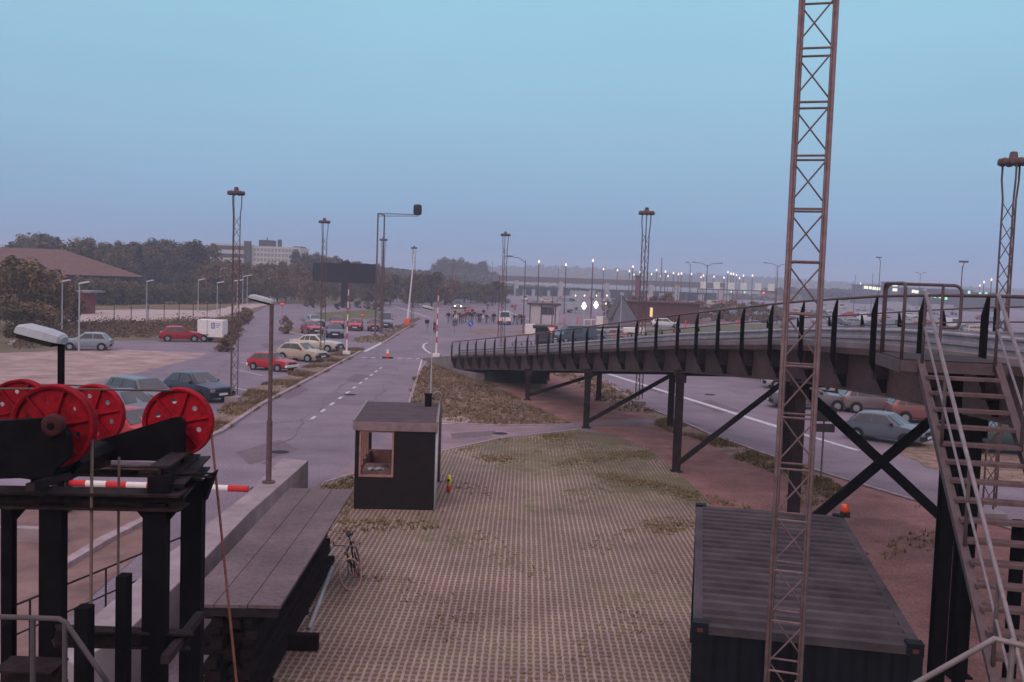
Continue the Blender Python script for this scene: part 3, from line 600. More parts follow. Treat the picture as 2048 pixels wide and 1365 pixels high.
# ------------------------------------------------------------------ booth
def booth():
    d0 = 26.8; L0 = GX(707, d0); R0_ = GX(866, d0 + .14); zt = 2.5
    ex = R0_ - L0; W = ex.length; ex.normalize(); ey = (GX(884, 31.5) - GX(866, d0)).normalized(); ey = Vector((-ex.y, ex.x, 0)) ; dp = 4.3
    root = thing('ticket_booth', 'small dark wooden booth with flat roof and open window on the paving', 'booth', L0)
    up = Vector((0, 0, 1)); P = lambda u, v, z: Vector((L0.x, L0.y, 0)) + ex * u + ey * v + up * z
    wl = M('booth_wall', (0.012, 0.007, 0.008), 0.8, scale=3, var=.35, bump=.2)
    def pan(mb, u0, u1, v0, v1, z0, z1, mi=0): mb.prism([P(u0, v0, z0), P(u1, v0, z0), P(u1, v1, z0), P(u0, v1, z0)], up * (z1 - z0), mi)
    h = zt - .24; s0, s1 = .12, W * .485
    mb = MB(); pan(mb, 0, W, 0, .08, 0, .98); pan(mb, 0, s0, 0, .08, .98, h); pan(mb, s1, W, 0, .08, .98, h); mb.build('front_wall', wl, root)
    mb = MB(); pan(mb, 0, W, dp - .08, dp, 0, .95); pan(mb, 0, .12, dp - .08, dp, .95, h); pan(mb, W * .7, W, dp - .08, dp, .95, h); pan(mb, .12, W * .7, dp - .08, dp, h - .1, h); mb.build('back_wall', wl, root)
    mb = MB(); pan(mb, 0, .08, .08, dp - .08, 0, .98); pan(mb, 0, .08, .08, .6, .98, h)
    mb.build('side_wall', wl, root)
    mb = MB(); pan(mb, W - .08, W, .08, dp - .08, 0, h); mb.build('side_wall', wl, root)
    mb = MB()
    for k in range(8): u = .04 + k * (W - .1) / 7.5; pan(mb, u, u + .03, -.008, -.0005, 0, .9 if s0 - .05 < u < s1 else h - .005)
    pan(mb, 0, W, -.012, -.0085, 0, .12); mb.build('batten', wl, root)
    mb = MB(); pan(mb, W + .0005, W + .03, 1.5, 2.4, .08, h - .15); dr = mb.build('door', M('booth_door', (.03, .02, .028), .6), root); mb = MB(); pan(mb, W + .031, W + .06, 1.6, 1.7, 1.0, 1.04); mb.build('handle', galv, dr)
    mb = MB(); 
    for z in (.95, h - .05): pan(mb, s0 + .001, s1 - .001, -.02, .12, z - .01, z + .05)
    for u in (s0, s1 - .05): pan(mb, u, u + .05, -.018, .118, 1.0, h - .06)
    for v in (.62, 1.5, 2.4, 3.3): pan(mb, -.002, .10, v, v + .09, .981, h - .01)
    mb.build('window_frame', wood, root)
    mb = MB(); pan(mb, s0 + .05, s1 - .05, .05, .056, 1.0, h - .06); mb.build('window_pane', clearg, root)
    mb = MB(); pan(mb, .082, .098, .1, dp - .1, .1, .975); pan(mb, .1, W - .1, dp - .1, dp - .085, .1, .945); mb.build('wall_lining', M('reddish_panelling', (.34, .15, .13), .8, scale=3, var=.25), root)
    mb = MB(); pan(mb, .10, W - .1, .1, dp - .1, .06, .1); mb.build('floor', wood, root)
    mb = MB(); pan(mb, .13, W * .75, .2, 2.0, .91, .945); pan(mb, .13, .17, .3, 1.1, .1, .91); pan(mb, W * .7, W * .74, .3, 1.1, .1, .91); mb.build('desk', wood, root)
    mb = MB(); pan(mb, -.05, W + .06, -.08, dp + .05, h, zt); mb.build('roof', M('booth_fascia', (0.23, 0.16, 0.175), .8, scale=3, var=.2), root)
    mb = MB(); pan(mb, .0, W + .01, -.03, dp, zt, zt + .006); mb.build('roof_felt', M('roof_felt', (0.075, 0.052, 0.062), .9, scale=2, var=.3), root)
    mb = MB()
    for a, b in ((P(-.05, -.08, zt), P(-.05, dp + .05, zt)), (P(W + .06, -.08, zt), P(W + .06, dp + .05, zt))): mb.beam(a + up * .02, b + up * .02, .05, .05)
    mb.build('roof_edging', galv, root)
    c = P(W - .3, dp - .8, zt); mb = MB(); mb.cyl(c, c + up * .38, .11, n=12); mb.cyl(c + up * .38, c + up * .42, .13, n=12); mb.build('chimney', black, root)
    c = P(W + .1, dp - .4, 0); mb = MB(); pts = [c, c + up * (zt + .3)]
    for k in range(7): a = k / 6 * math.pi; pts.append(c + up * (zt + .3 + .12 * math.sin(a)) - ex * (.12 - .12 * math.cos(a)))
    pts.append(pts[-1] - up * .12); mb.tube(pts, .045, 8); mb.build('vent_pipe', galv, root, smooth=True)
    mb = MB(); mb.cyl(P(W + .05, .03, 0), P(W + .05, .03, h), .04, n=8); mb.build('downpipe', lampm, root, smooth=True)
    # newspapers on the desk
    for (u, v, a, w2, l2, lab, mt) in ((.52, 1.05, .2, .34, .46, 'open white newspaper lying on the desk inside the booth', whitem), (.80, 1.45, -.4, .16, .22, 'pinkish leaflet beside the newspaper on the booth desk', M('pink_paper', (.55, .33, .33)))):
        p = P(u, v, .945); mb = MB(); q = ex * math.cos(a) + ey * math.sin(a); q2 = Vector((-q.y, q.x, 0))
        vs = []
        for i in range(5):
            t = i / 4; hgt = .012 + .035 * abs(math.sin(t * math.pi * 2))
            vs += [p + q * (t - .5) * l2 - q2 * w2 / 2 + up * hgt, p + q * (t - .5) * l2 + q2 * w2 / 2 + up * hgt]
        mb.add(vs, [(2 * i, 2 * i + 2, 2 * i + 3, 2 * i + 1) for i in range(4)]); o = mb.build('newspaper' if mt is whitem else 'leaflet', mt, org=p)
        tag(o, lab, 'paper'); so = o.modifiers.new('s', 'SOLIDIFY'); so.thickness = .008
booth()
# bollard beside the booth
p = G(897, 986); bo = thing('marker_post', 'short yellow and red marker post standing alone on the paving', 'bollard', p)
mb = MB(); mb.cyl(p, p + Vector((0, 0, .22)), .065, n=12); mb.build('lower_tube', redw, bo, smooth=True)
mb = MB(); mb.cyl(p + Vector((0, 0, .22)), p + Vector((0, 0, .54)), .065, n=12); mb.build('upper_tube', yellow, bo, smooth=True)
mb = MB(); mb.box(p.x - .03, p.x + .03, p.y - .072, p.y - .064, .36, .44); mb.build('sticker', plast, bo)
# ------------------------------------------------------------------ board stack, planks, pipe
def stack():
    zt = 1.6; FR = G(562, 1212, zt); BR = G(708, 979, zt); FL = G(392, 1186, zt); BL = G(616, 967, zt)
    ey = BR - FR; ey.z = 0; Ln = ey.length; ey.normalize(); ex = Vector((ey.y, -ey.x, 0)); W = abs((FL - FR).dot(ex)) ; W = min(W, 1.9); W = max(W, 1.5)
    up = Vector((0, 0, 1)); P = lambda u, v, z: Vector((FR.x, FR.y, 0)) - ex * u + ey * v + up * z
    root = thing('plank_stack', 'long stack of dark timber planks under three grey cover boards', 'timber stack', (FR.x, FR.y, 0))
    brd = M('cover_board', (0.13, 0.095, 0.10), .8, scale=.8, var=.2, bump=.1, grain=.2, patch=.15)
    for k in range(3):
        mb = MB(); u0 = W * k / 3 + .008; u1 = W * (k + 1) / 3 - .008
        mb.prism([P(u0, 0, zt - .05 - .004 * k), P(u1, 0, zt - .05 - .004 * k), P(u1, Ln, zt - .05 - .004 * k), P(u0, Ln, zt - .05 - .004 * k)], up * .05); mb.build('cover_board', brd, root)
    mb = MB(); mb.prism([P(.05, .04, zt - .2), P(W - .05, .04, zt - .2), P(W - .05, .12, zt - .2), P(.05, .12, zt - .2)], up * .145); mb.build('edge_board', darkst, root)
    ly = 9
    for k in range(ly):
        z0 = .06 + k * (zt - .14) / ly; hgt = (zt - .14) / ly - .03
        for j in range(4):
            mb = MB(); u0 = .36 + (.10 if k % 3 else 0) + j * (W - .65) / 4 + random.uniform(-.05, .03); u1 = u0 + (W - .65) / 4 - .04; v0 = random.uniform(.05, .5); v1 = Ln - random.uniform(.2, .9)
            mb.prism([P(u0, v0, z0), P(u1, v0, z0), P(u1, v1, z0), P(u0, v1, z0)], up * hgt); mb.build('plank', dwood, root)
    for v in (.9, Ln * .5, Ln - 1.1): mb = MB(); mb.prism([P(.3, v, 0), P(W, v, 0), P(W, v + .12, 0), P(.3, v + .12, 0)], up * .06); mb.build('bearer', dwood, root)
    a = G(664, 1140); b = G(618, 1262); mb = MB(); mb.cyl(a + up * .05, b + up * .05, .045, n=10); tag(mb.build('steel_pipe', lampm, org=(b.x, b.y, 0), smooth=True), 'pale pipe lying on the ground along the plank stack', 'pipe')
    c = G(606, 1305); mb = MB(); mb.box(c.x - .28, c.x + .25, c.y, c.y + .16, .0, .30); mb.cyl((c.x + .02, c.y - .01, .17), (c.x + .02, c.y + .0, .17), .05, n=12, mi=1)
    mb.add([], []); tag(mb.build('anchor_block', [dwood, black], org=(c.x, c.y, 0), bevel=.01), 'rusty dark block with round hole beside the pipe end', 'block')
    return P, W, Ln
SP, SW, SLn = stack()
# concrete wall with lamp post and booms
up = Vector((0, 0, 1))
def wallpoly(name, top, zt, mat, label):
    Q = [G(x, y, zt) for x, y in top]; mb = MB(); mb.prism([Vector((q.x, q.y, 0)) for q in Q], (0, 0, zt)); o = mb.build(name, mat, org=(Q[0].x, Q[0].y, 0), bevel=.02); return tag(o, label, 'wall')
wallpoly('concrete_wall', [(563, 917), (617, 921), (498, 1026), (409, 1118), (255, 1262), (150, 1330), (105, 1300), (184, 1236), (335, 1108), (498, 984)], 1.0, conc, 'low wide concrete wall running beside the plank stack, lamp post on it')
def street_lamp(p, h, label, group, sc=1.0, ang=180.0, mat=galv, r=.05, zb=0.0, name='street_lamp', headm=lampm, hl=.62):
    root = thing(name, label, 'street lamp', (p.x, p.y, zb), group); q = Vector((p.x, p.y, zb))
    mb = MB(); mb.cyl(q, q + up * h * .35, r * 1.15, n=10); mb.cyl(q + up * h * .35, q + up * h, r * .85, n=10); mb.cyl(q, q + up * .05, r * 2.6, n=12); mb.build('pole', mat, root, smooth=False)
    a = R_(ang); d = Vector((math.cos(a), math.sin(a), 0)); s = Vector((-d.y, d.x, 0)); t = q + up * h; w_ = .15 * sc; hh = .085 * sc
    ti = .22; dd = (d + up * ti).normalized(); uu = (up - d * ti).normalized(); mb = MB(); rings = []
    for f, ws, hs in ((-.06, .55, .6), (.0, .8, .85), (.3, 1, 1), (.8, 1, 1), (.95, .85, .75), (1.0, .6, .4)):
        c = t + dd * f * hl * sc + uu * .02
        rings.append([c - s * w_ * ws, c - s * w_ * ws * .9 + uu * hh * hs, c - s * w_ * ws * .45 + uu * hh * hs * 1.35, c + s * w_ * ws * .45 + uu * hh * hs * 1.35, c + s * w_ * ws * .9 + uu * hh * hs, c + s * w_ * ws])
    vs = [x for r_ in rings for x in r_]; n = 6; fs = [(i * n + k, i * n + (k + 1) % n, (i + 1) * n + (k + 1) % n, (i + 1) * n + k) for i in range(5) for k in range(n)] + [tuple(range(n)), tuple(range(5 * n, 6 * n))[::-1]]
    mb.add(vs, fs); mb.build('lamp_head', headm, root, smooth=False)
    mb = MB(); c = t + dd * .5 * hl * sc; mb.obox(c - uu * .015, dd * hl * sc * .4, s * w_ * .8, uu * .02); mb.build('lens', plast, root)
    return root
pw = G(537, 966, 1.0); street_lamp(pw, 4.75, 'grey street lamp standing on the concrete wall', 'street lamps', zb=1.0, r=.065, mat=galvd, sc=1.0)
p2 = G(861, 800); street_lamp(p2, 4.85, 'slim pale street lamp in the grass triangle behind the booth', 'street lamps', r=.035, mat=lampm)
p3 = GX(118, 10.6); street_lamp(p3, 5.72, 'dark pole lamp with large pale head above the red sheaves', 'street lamps', r=.045, mat=black, sc=1.0, hl=.50, ang=178)
for px, py, h, lab in ((158, 704, 5.1, 'thin pale street lamp beside the silver-blue car'), (124, 668, 4.9, 'thin street lamp at far left in front of the red brick house'), (293, 650, 4.9, 'street lamp in the scrub midway between house and trailer'),
                       (396, 624, 4.8, 'street lamp on the field track directly above the white trailer'), (434, 631, 4.6, 'street lamp just left of the tall left mast'), (466, 626, 4.8, 'street lamp seen behind the tall left mast'),
                       (474, 622, 4.8, 'street lamp just right of the tall left mast'), (485, 612, 5.4, 'middle lamp of the three beside the shrubs'), (494, 610, 5.5, 'rightmost lamp of the three beside the shrubs')):
    street_lamp(G(px, py), h, lab, 'street lamps along the field track', r=.06, mat=lampm, sc=1.6 if py < 640 else 1.3, ang=12 if py < 670 and px > 200 else 5)
# barrier booms
def boom(px0, px1, d, zb):
    a = GX(px0, d, zb); b = GX(px1, d, zb); root = thing('boom_barrier', 'closed red and white boom barrier across the lane by the concrete wall', 'barrier', (b.x, b.y, 0)); L_ = (b - a).length; n = int(L_ / .53); w1, w2 = MB(), MB()
    for k in range(n):
        p = b.lerp(a, k / n); q = b.lerp(a, (k + 1) / n); (w2 if k % 2 == 0 else w1).cyl(p, q, .085, n=10)
    w1.build('boom_white', whitem, root); w2.build('boom_red', redw, root)
    mb = MB(); mb.box(a.x - .3, a.x + .1, a.y - .2, a.y + .2, 0, 1.15); mb.build('barrier_cabinet', darkst, root)
    mb = MB(); mb.box(b.x + .02, b.x + .1, b.y - .1, b.y + .1, 0, .86); mb.build('rest_post', galv, root)
boom(132, 497, 25.4, .80)
def raised(px, py, h, lean, label, seg=9, r=.06, basec=None, reds=True):
    p = G(px, py); root = thing('raised_barrier', label, 'barrier', p, 'raised boom barriers'); t = p + up * h + Vector((lean, 0, 0)); w1, w2 = MB(), MB(); a0 = .22
    w1.cyl(p + up * .3, p.lerp(t, a0), r * 1.3, r * 1.1, 10)
    for k in range(seg):
        f0 = a0 + (1 - a0) * k / seg; f1 = a0 + (1 - a0) * (k + 1) / seg; (w2 if (k % 2 == 0 and reds) else w1).cyl(p.lerp(t, f0), p.lerp(t, f1), r * (1.1 - .5 * f0), r * (1.1 - .5 * f1), 10)
    w1.build('boom_white', whitem, root); 
    if reds: w2.build('boom_red', redw, root)
    mb = MB(); mb.box(p.x - .28, p.x + .28, p.y - .2, p.y + .2, 0, .35 if basec is None else 1.0); mb.build('barrier_base', basec or whitem, root)
raised(693, 711, 5.9, .05, 'raised red and white barrier in the verge by the parked cars', basec=None)
raised(872, 716, 5.6, .05, 'raised red and white barrier at the tip of the grass triangle')
raised(814, 652, 9.7, .7, 'raised white barrier pole on orange cabinet at the far verge', basec=orange, reds=False, r=.11)
# ------------------------------------------------------------------ bicycle
def bicycle():
    p = G(703, 1180) + Vector((.05, 0, 0)); root = thing('bicycle', 'dark bicycle with pale tyres leaning against the plank stack', 'bicycle', p)
    ev = (SP(0, 1, 0) - SP(0, 0, 0)).normalized(); side = Vector((ev.y, -ev.x, 0))
    lean = R_(14); u2 = (up * math.cos(lean) - side * math.sin(lean)); 
    fr = Vector((ev.x, ev.y, 0)); ang = R_(0)
    base = p; WR = .335; Q = lambda f, z: base + fr * f + u2 * z
    def wheel(f, steer):
        c = Q(f, WR); ax1 = fr * math.cos(steer) + side * math.sin(steer); w = MB(); n = 28
        ring = [c + ax1 * math.cos(2 * math.pi * k / n) * WR + u2 * math.sin(2 * math.pi * k / n) * WR for k in range(n + 1)]
        w.tube(ring, .024, 6); whl = w.build('wheel', M('tan_tyre', (.42, .25, .22), .8, scale=8), root, smooth=True)
        w = MB(); ring = [c + (q - c) * .93 for q in ring]; w.tube(ring, .009, 5); w.build('rim', galv, whl)
        w = MB()
        for k in range(14): w.cyl(c, ring[k * 2], .0022, n=4, cap=False)
        nn = ax1.cross(u2); w.cyl(c - nn * .04, c + nn * .04, .018, n=8); w.build('spokes', galv, whl)
        return ax1
    wheel(0, R_(31)); wheel(1.02, 0)
    bb = Q(.60, .28); hd = Q(.17, .78); hd2 = Q(.14, .66); st = Q(.78, .80); 
    mb = MB()
    for a, b in ((hd, hd2), (hd2, bb), (hd, st), (bb, st), (bb, Q(1.02, WR)), (st, Q(1.02, WR))): mb.cyl(a, b, .019, n=8)
    mb.build('frame', black, root, smooth=True)
    mb = MB(); n_ = side * .05; mb.cyl(hd2, Q(.02, WR) + n_, .011, n=6); mb.cyl(hd2, Q(.02, WR) - n_, .011, n=6); mb.build('fork', black, root)
    mb = MB(); t = hd + u2 * .14 - fr * .03; mb.tube([hd, t], .012); mb.tube([t + side * .27 + fr * .14, t + side * .24 + fr * .02, t + side * .1, t - side * .1, t - side * .24 + fr * .02, t - side * .27 + fr * .14], .012, 6); mb.build('handlebar', galv, root, smooth=True)
    for s in (-1, 1): mb = MB(); mb.cyl(t + side * s * .27 + fr * .14, t + side * s * .275 + fr * .24, .018); mb.build('grip', plast, root)
    s0 = st + u2 * .16; mb = MB(); mb.cyl(st, s0, .012); mb.prism([s0 - fr * .15, s0 + fr * .10 + side * .08, s0 + fr * .13, s0 + fr * .10 - side * .08], u2 * .045); mb.build('saddle', plast, root)
    mb = MB(); mb.lathe(bb, [(.09, -.005), (.09, .005)], 16, 'x'); mb.beam(bb + side * .06, bb + side * .06 - u2 * .17, .02, .02); mb.beam(bb - side * .06, bb - side * .06 + u2 * .17, .02, .02)
    mb.beam(bb + side * .06 - u2 * .17, bb + side * .16 - u2 * .17, .06, .02); mb.beam(bb - side * .06 + u2 * .17, bb - side * .16 + u2 * .17, .06, .02); mb.build('crank', darkst, root)
    mb = MB(); r0 = Q(1.12, .74); mb.beam(st - fr * 0, r0, .10, .012); mb.cyl(r0, Q(1.04, WR) + side * .05, .006); mb.cyl(r0, Q(1.04, WR) - side * .05, .006); mb.build('luggage_rack', darkst, root)
    mb = MB(); l0 = hd - fr * .09; mb.lathe(l0, [(.02, .03), (.04, 0), (.045, -.03)], 10, 'y'); mb.build('headlight', galv, root)
    mb = MB(); mb.obox(Q(.02, WR) + side * .055, side * .006, fr * .02, u2 * .02); mb.build('reflector', orange, root)
bicycle()
# ------------------------------------------------------------------ black gantry with red sheaves at the left
def gantry():
    up = Vector((0, 0, 1))
    root = thing('sheave_gantry', 'black steel gantry with plates and posts carrying red cable sheaves', 'gantry', (D(200, 1000, 8).x, 8.0, 0))
    def post(px0, px1, pytop, d, dep=.22, z0=0.0, name='post', mat=black, ib=True):
        a = D(px0, pytop, d); b = D(px1, pytop, d); w_ = (b - a).length * .97; dep = min(dep, .12); c = (a + b) / 2; mb = MB(); xr = c.x
        if ib: mb.ibeam((c.x, d, z0), (c.x, d, c.z), w_, dep, .025, up=(0, 1, 0))
        else: mb.beam((c.x, d, z0), (c.x, d, c.z), w_, dep, up=(0, 1, 0))
        return mb.build(name, mat, root)
    def hb(p, q, th, dep=.2, name='cross_beam', ib=True, mat=M('grimy_steel', (.024, .015, .016), .75, scale=6, var=.4, bump=.2, spec=.1, grain=.3)):
        mb = MB(); (mb.ibeam if ib else mb.beam)(p, q, dep, th); return mb.build(name, mat, root)
    post(84, 130, 1005, 8.0, ib=False); post(290, 337, 1005, 8.0, ib=False); post(366, 409, 960, 9.2, dep=.2, ib=False); post(8, 28, 1000, 9.0)
    hb(D(-80, 993, 8.0), D(368, 1001, 8.0), .14, .26)
    # haunches
    for px, s in ((337, 1), (290, -1), (28, 1)):
        a = D(px, 1012, 8.02); mb = MB(); mb.prism([a, a + Vector((s * .11, 0, 0)), a - up * .13], (0, .05, 0)); mb.build('haunch', black, root)
    a = D(409, 955, 9.2); mb = MB(); mb.prism([a, a + Vector((.10, 0, .06)), a - up * .24], (0, .12, 0)); mb.build('haunch', black, root)
    # upper beams running away from the camera
    hb(D(318, 948, 8.0), D(385, 900, 10.4), .13, .17); hb(D(345, 985, 8.0), D(405, 925, 10.6), .14, .17)
    hb(D(300, 950, 8.05), D(405, 950, 9.2), .05, .2)
    mb = MB(); a = D(322, 950, 8.0); mb.beam(a, D(322, 990, 8.0), .17, .16, up=(0, 1, 0)); mb.build('stub', black, root)
    hb(D(205, 930, 10.2), D(340, 934, 10.2), .05, .2, mat=galvd); hb(D(150, 944, 10.2), D(345, 947, 10.2), .08, .1)
    hb(D(60, 975, 7.6), D(215, 925, 10.0), .06, .07, mat=darkst, ib=False)
    # machine block and bracket plate
    mb = MB(); a = D(-20, 850, 8.2); b = D(105, 850, 8.2); c = D(115, 930, 8.2); dd = D(-20, 950, 8.2); mb.prism([a, b, c, D(95, 965, 8.2), dd], (0, .5, 0)); mb.build('machine_housing', black, root, bevel=.015)
    mb = MB(); mb.prism([D(*q, 7.62) for q in ((-60, 845), (95, 838), (120, 850), (134, 872), (136, 915), (110, 938), (105, 955), (-60, 960))], (0, .10, 0)); mb.build('bracket_plate', black, root)
    mb = MB(); mb.prism([D(*q, 9.35) for q in ((185, 902), (200, 880), (345, 836), (358, 835), (367, 845), (368, 926), (300, 922), (200, 921), (150, 926))], (0, .06, 0)); mb.build('bracket_plate', black, root)
    mb = MB(); mb.prism([D(*q, 10.05) for q in ((205, 902), (345, 850), (358, 850), (367, 860), (368, 922), (300, 920), (205, 918))], (0, .05, 0)); mb.build('bracket_plate', black, root)
    mb = MB(); mb.prism([D(*q, 8.6) for q in ((100, 905), (150, 912), (165, 928), (125, 968), (60, 975), (60, 940))], (0, .8, 0)); mb.build('winch_housing', black, root, bevel=.01)
    # low stubs, lower beams and braces
    post(155, 183, 1213, 7.2, ib=False); post(237, 259, 1150, 7.6, ib=False)
    hb(D(110, 1272, 7.6), D(380, 1280, 8.2), .14, .15); hb(D(330, 1320, 7.6), D(400, 1230, 9.0), .07, .07, mat=darkst, ib=False)
    hb(D(5, 1350, 7.6), D(120, 1355, 7.6), .2, .3)
    # sheaves
    def sheave(px, py, d, rpx, label, hubr=.2, mat=redp):
        c = D(px, py, d); R = rpx / FPX * d; s = thing('cable_sheave', label, 'sheave', c, 'red cable sheaves'); X = lambda r, a, y=0: c + Vector((r * math.cos(a), y, r * math.sin(a)))
        mb = MB(); mb.lathe(c, [(R * .90, -.035), (R * .97, -.055), (R, -.05), (R, -.035), (R * .95, -.012), (R * .95, .012), (R, .035), (R, .05), (R * .97, .055), (R * .90, .035)], 48, 'y'); 
        mb.f = mb.f[:-2]; mb.m = mb.m[:-2]; mb.build('rim', mat, s, smooth=True)
        mb = MB(); ri, ro = R * hubr, R * .91; hr = R * .075; rm = R * .62; off = R_(12)
        for k in range(6):
            a0 = off + k * math.pi / 3; h = (rm * math.cos(a0 + math.pi / 6), rm * math.sin(a0 + math.pi / 6)); inner, outer = [], []
            m_ = 30
            for j in range(m_):
                t = 2 * math.pi * j / m_; dx, dz = math.cos(t), math.sin(t); lo, hi = hr, 2 * R
                st = hr
                while st < 2 * R:
                    x, z = h[0] + dx * st, h[1] + dz * st; r = math.hypot(x, z); a = (math.atan2(z, x) - a0) % (2 * math.pi)
                    if r > ro or r < ri or a > math.pi / 3: break
                    st += R * .01
                inner.append(c + Vector((h[0] + dx * hr, 0, h[1] + dz * hr))); outer.append(c + Vector((h[0] + dx * st, 0, h[1] + dz * st)))
            mb.add(inner + outer, [(j, (j + 1) % m_, m_ + (j + 1) % m_, m_ + j) for j in range(m_)])
        wb = mb.build('web', mat, s); so = wb.modifiers.new('s', 'SOLIDIFY'); so.thickness = .016; so.offset = 0
        for k in range(6):
            a0 = off + k * math.pi / 3; mb = MB(); mb.beam(X(ri, a0), X(ro, a0), .014, .085, up=(0, 1, 0)); mb.build('rib', mat, s)
        mb = MB(); mb.lathe(c, [(ri * .55, -.10), (ri * .9, -.09), (ri * 1.15, -.03), (ri * 1.15, .03), (ri * .9, .09), (ri * .55, .10)], 20, 'y'); mb.build('hub', mat, s, smooth=False)
        mb = MB(); mb.cyl(c - Vector((0, .14, 0)), c + Vector((0, .14, 0)), ri * .5, n=12); mb.build('axle', darkst, s)
        mb = MB()
        for k in range(8): q = X(ri * .85, k * math.pi / 4 + .2); mb.cyl(q - Vector((0, .098, 0)), q - Vector((0, .07, 0)), ri * .09, n=6)
        mb.build('hub_bolts', darkst, s)
    sheave(357, 845, 9.6, 70, 'red sheave at the right end of the gantry, free of others')
    sheave(187, 830, 10.4, 62, 'red sheave partly hidden behind the large one at the left')
    sheave(108, 852, 7.9, 84, 'largest red sheave, nearest the camera with big hub', hubr=.24)
    c = D(110, 850, 7.62); mb = MB(); mb.lathe(c, [(.05, -.075), (.08, -.065), (.09, -.045), (.09, -.001)], 20, 'y'); mb.lathe(c, [(.025, -.09), (.03, -.076)], 10, 'y', 1); mb.build('bearing_cap', [M('dull_red', (.05, .012, .014), .7, scale=12, var=.3), black], root, smooth=False)
    sheave(42, 822, 9.4, 64, 'red sheave cut by the left edge of the picture')
    # cables
    def cable(pts, r, label, mat=rust):
        mb = MB(); mb.tube(pts, r, 6); tag(mb.build('steel_cable', mat, org=pts[-1], smooth=True), label, 'cable', 'gantry cables')
    cb = M('greased_cable', (.13, .085, .075), .6, scale=15)
    cable([D(-60, 778, 9.0), D(120, 778, 9.2), D(345, 782, 9.55)], .011, 'upper of the two cables running level to the right sheave', cb)
    cable([D(-60, 770, 10.2), D(100, 770, 10.3), D(180, 772, 10.4)], .009, 'level cable running to the half hidden sheave', cb)
    a = D(184, 880, 7.9); cable([a, Vector((a.x, a.y, 0))], .014, 'brown cable hanging straight down from the largest sheave', cb)
    a = D(238, 915, 8.3); cable([a, Vector((a.x, a.y, 0))], .012, 'dark cable hanging down beside the short black post', cb)
    a = D(423, 868, 9.6); b = D(471, 1345, 8.6); cable([a, b, b + (b - a) * .7], .014, 'rusty slanting cable running down from the right sheave')
gantry()
# grey railing bottom left and thin railings on the quay
def rail(name, label, P, posts, r=.02, mat=galvd, mid=None):
    root = thing(name, label, 'railing', (P[0].x, P[0].y, 0)); mb = MB(); mb.tube(P, r, 8); mb.build('top_rail', mat, root, smooth=True)
    if mid: mb = MB(); mb.tube([p - up * mid for p in P], r * .8, 6); mb.build('mid_rail', mat, root)
    for q in posts: mb = MB(); mb.cyl(Vector((q.x, q.y, 0)), q, r, n=8); mb.build('rail_post', mat, root)
rail('pipe_railing', 'blurred grey pipe railing in the bottom left corner', [D(-60, 1232, 5.5), D(118, 1238, 5.5), D(132, 1246, 5.5), D(190, 1330, 5.5), D(215, 1365, 5.5)], [D(66, 1236, 5.5), D(130, 1244, 5.5)], .016, M('dark_pipe', (.085, .07, .08), .7, scale=8, var=.2))
def gz(px, py, z): return G(px, py, z)
rail('quay_railing', 'thin dark handrail sloping across the quay behind the gantry posts', [gz(20, 1215, 1.0), gz(180, 1150, 1.0), gz(360, 1076, 1.0), gz(366, 1084, .9)], [gz(212, 1137, 1.0), gz(60, 1199, 1.0)], .02, darkst, .5)
a = G(60, 1062, .3); mb = MB(); mb.box(a.x - 2.5, a.x + .8, a.y, a.y + .25, 0, .35); tag(mb.build('kerb_wall', conc, org=(a.x, a.y, 0)), 'short low concrete upstand on the quay at far left', 'wall')
mb = MB(); Q = [G(x, y, .12) for x, y in ((130, 1130), (215, 1080), (300, 1035), (288, 1032), (200, 1074), (118, 1124))]; mb.prism([Vector((q.x, q.y, 0)) for q in Q], (0, 0, .12)); struct(mb.build('kerb', kerbm))
# ------------------------------------------------------------------ vehicles
STY = {   # (x from tail, shoulder z, roof z, half width, half roof width); indices of the four glasshouse stations
 'hatch': (3.75, [(0, .56, .58, .72, .68), (.06, .80, .82, .77, .72), (.22, .90, .92, .79, .72), (.62, .92, 1.33, .80, .56), (1.1, .92, 1.39, .81, .58), (1.95, .91, 1.38, .81, .57), (2.68, .88, .92, .80, .70), (3.45, .80, .83, .78, .70), (3.66, .72, .74, .75, .68), (3.75, .50, .52, .70, .66)], (2, 3, 5, 6)),
 'sedan': (4.35, [(0, .56, .58, .74, .70), (.06, .86, .88, .79, .74), (.75, .93, .96, .82, .74), (1.25, .93, 1.34, .83, .56), (1.7, .93, 1.39, .84, .58), (2.35, .92, 1.38, .84, .57), (3.05, .89, .92, .83, .72), (4.0, .80, .83, .80, .72), (4.27, .72, .74, .77, .70), (4.35, .50, .52, .72, .68)], (2, 3, 5, 6)),
 'wagon': (4.4, [(0, .56, .58, .74, .70), (.05, .88, .90, .79, .74), (.12, .93, .96, .81, .74), (.42, .93, 1.38, .82, .60), (1.4, .93, 1.42, .84, .60), (2.45, .92, 1.40, .84, .58), (3.12, .89, .92, .83, .72), (4.05, .80, .83, .80, .72), (4.32, .72, .74, .77, .70), (4.4, .50, .52, .72, .68)], (2, 3, 5, 6)),
 'van': (4.5, [(0, .60, .62, .80, .78), (.03, 1.0, 1.02, .85, .82), (.05, 1.08, 1.10, .86, .82), (.14, 1.08, 1.9, .86, .74), (1.6, 1.08, 1.95, .87, .75), (3.3, 1.07, 1.92, .87, .73), (3.95, 1.02, 1.05, .86, .78), (4.3, .92, .95, .84, .78), (4.45, .80, .82, .82, .76), (4.5, .52, .54, .78, .72)], (2, 3, 5, 6)),
}
CARN = 0
